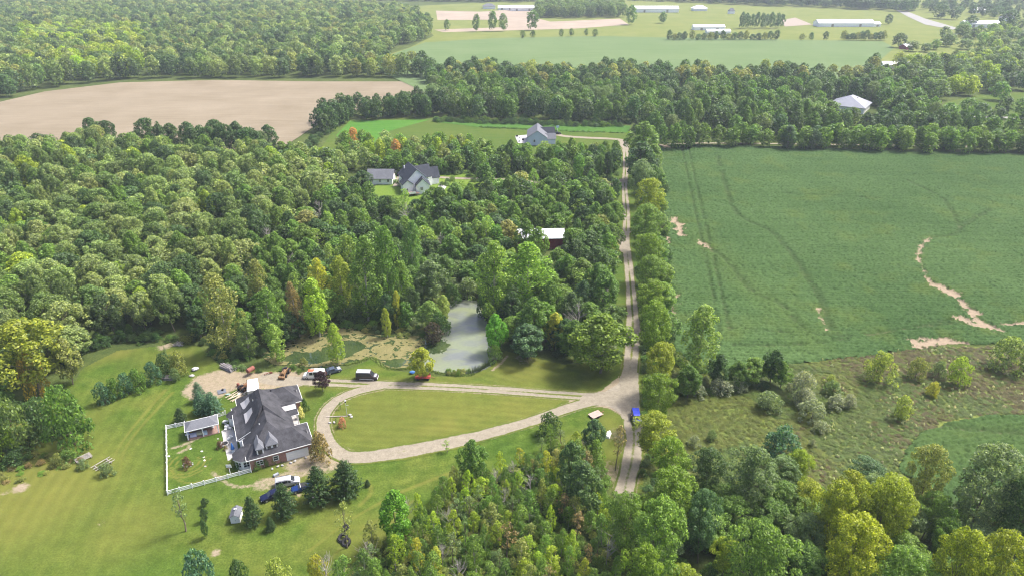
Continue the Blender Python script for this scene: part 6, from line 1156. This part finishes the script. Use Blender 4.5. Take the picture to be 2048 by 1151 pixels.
# old wagon frames on the left lawn
for (x, y, rz, lab) in ((168, 918, R(50), 'weathered slatted frame lying at the rough strip'), (207, 930, R(58), 'long weathered rails of an old wagon in the weeds')):
    t = thing('wagon_frame', G(x, y), rz, lab, 'frame'); k5 = 6 if x < 200 else 3
    for k in range(k5): MB().box((0, (k - (k5 - 1) / 2) * (.36 if x < 200 else .9), .55), (3.2 if x < 200 else 4.2, .12, .1)).build('slat', plain('silvery_timber', (.3, .275, .26), .9, var=.2), t)
    for xx in (-1.3, 1.3): MB().box((xx, 0, .42), (.14, 2.1, .14)).build('bearer', M_WOOD, t); MB().box((xx, -.8, .2), (.14, .14, .38)).build('leg', M_WOOD, t); MB().box((xx, .8, .2), (.14, .14, .38)).build('leg', M_WOOD, t)
lp = thing('light_pole', G(694, 829), 0, 'slim pale light pole in the bed on the loop lawn', 'light pole'); MB().tube([(0, 0, 0), (0, 0, 3.7)], [.07, .05], 8).build('pole', M_CHROME, lp); MB().box((0, 0, 3.95), (.34, .34, .45), 0, .7).build('lantern', M_GLASS, lp); MB().box((0, 0, 4.22), (.4, .4, .08), 0, .4).build('lantern_cap', M_CHROME, lp); MB().box((.3, 0, 2.9), (.7, .06, .06)).build('crossbar', M_CHROME, lp)
ti = thing('sleeper_edge', G(674, 833), R(3), 'weathered timbers edging the bed by the light pole', 'timbers')
for x in (-1.7, 0, 1.7): MB().box((x, 0, .14), (1.64, .22, .24)).build('timber', M_WOOD, ti)
for i, (x, y) in enumerate(((700, 830), (703, 834), (668, 845), (660, 846))): clutter('boulder', x, y, (.8, .6, .4), M_STONE, 'field stone in the bed round the light pole', 'stone', i, .04, True, i, 'stones of the light pole bed')
T('cedar', 673, 847, 836, 6, 'pine', 'tiny cedar in the bed beside the reddish bush')
for i, (x, y) in enumerate(((582, 926), (590, 922), (612, 915), (565, 931), (556, 933), (545, 938), (632, 913))): clutter('boulder', x, y, (.7, .5, .35), M_STONE, 'pale stone along the bed of the brick wall', 'stone', i, .05, True, i + 3, 'stones along the brick wall')
MB_ = thing('stone_post', G(630, 912), 0, 'short pale post at the garage corner', 'post'); MB().box((0, 0, .6), (.25, .25, 1.2)).build('shaft', M_WOODP, MB_); MB().box((0, 0, 1.24), (.32, .32, .08)).build('cap', M_WOODP, MB_)
po = thing('swimming_pool', G(849, 424), R(10), 'turquoise pool glimpsed between trees before the farmhouse', 'pool'); MB().tube([(0, 0, 0), (0, 0, 1.2)], 3.2, 20).build('wall', M_WHITE, po); MB().tube([(0, 0, 1.201), (0, 0, 1.23)], 3.0, 20).build('water', plain('turquoise_water', (.03, .35, .45), .1), po)
mb = MB(); rs = random.Random(8); ctl = smooth_line(GP([(940, 746), (960, 741), (975, 733), (990, 722)]), 8)
for p in ctl:
    for k in range(9):
        x, y = p[0] + rs.uniform(-.4, .4), p[1] + rs.uniform(-.2, .7); h = rs.uniform(1.2, 2.2); mb.add([(x - .06, y, .05), (x + .06, y, .05), (x + rs.uniform(-.2, .2), y, h)], [(0, 1, 2)]); mb.add([(x, y - .06, .05), (x, y + .06, .05), (x + rs.uniform(-.2, .2), y, h * .9)], [(0, 1, 2)])
rd = mb.build('reeds', plain('reed_green', (.12, .16, .05), .9)); tag(rd, kind='stuff')
mb = MB(); edge = smooth_line(GP([(690, 729), (718, 723), (742, 715), (756, 723), (777, 737), (810, 737), (838, 732), (872, 744), (920, 751), (945, 748)]), 12)
for p in edge:
    for k in range(26):
        x, y = p[0] + rs.uniform(-.8, .8), p[1] + rs.uniform(-.45, .35); h = rs.uniform(.2, .55); a = rs.uniform(0, 3.14); c, s_ = math.cos(a) * .09, math.sin(a) * .09; mb.add([(x - c, y - s_, .05), (x + c, y + s_, .05), (x + rs.uniform(-.2, .2), y + rs.uniform(-.2, .2), h)], [(0, 1, 2)])
tag(mb.build('bank_grass', plain('bank_grass_green', (.2, .27, .055), .9)), kind='stuff')

# ---- the air: pale haze over the whole scene
mh = bpy.data.materials.new('haze'); mh.use_nodes = True; n = mh.node_tree.nodes; n.remove(n['Principled BSDF']); pvn = n.new('ShaderNodeVolumePrincipled')
pvn.inputs['Color'].default_value = (.78, .88, 1, 1); pvn.inputs['Density'].default_value = HAZE; pvn.inputs['Anisotropy'].default_value = .1
mh.node_tree.links.new(pvn.outputs[0], n['Material Output'].inputs['Volume'])
tag(MB().box((0, 2350, 50), (6600, 5900, 102)).build('haze', mh), kind='stuff')

# ---- groups whose members look alike: told apart by their order in view
seen = {}
for o in S.objects:
    if o.parent is None and o.get('group') and o.get('label'): seen.setdefault((o['group'], o['label']), []).append(o)
for (g, lab), L in seen.items():
    if len(L) < 2: continue
    L.sort(key=lambda o: proj(*o.location)[0]); n = len(L)
    for j, o in enumerate(L):
        a = 'leftmost' if j == 0 else 'rightmost' if j == n - 1 else (ORD[j] + ' from left' if j < n - 1 - j else ORD[n - 1 - j] + ' from right') if min(j, n - 1 - j) < 17 else 'in the middle'
        o['label'] = ' '.join(lab.split()[:13]) + ', ' + a
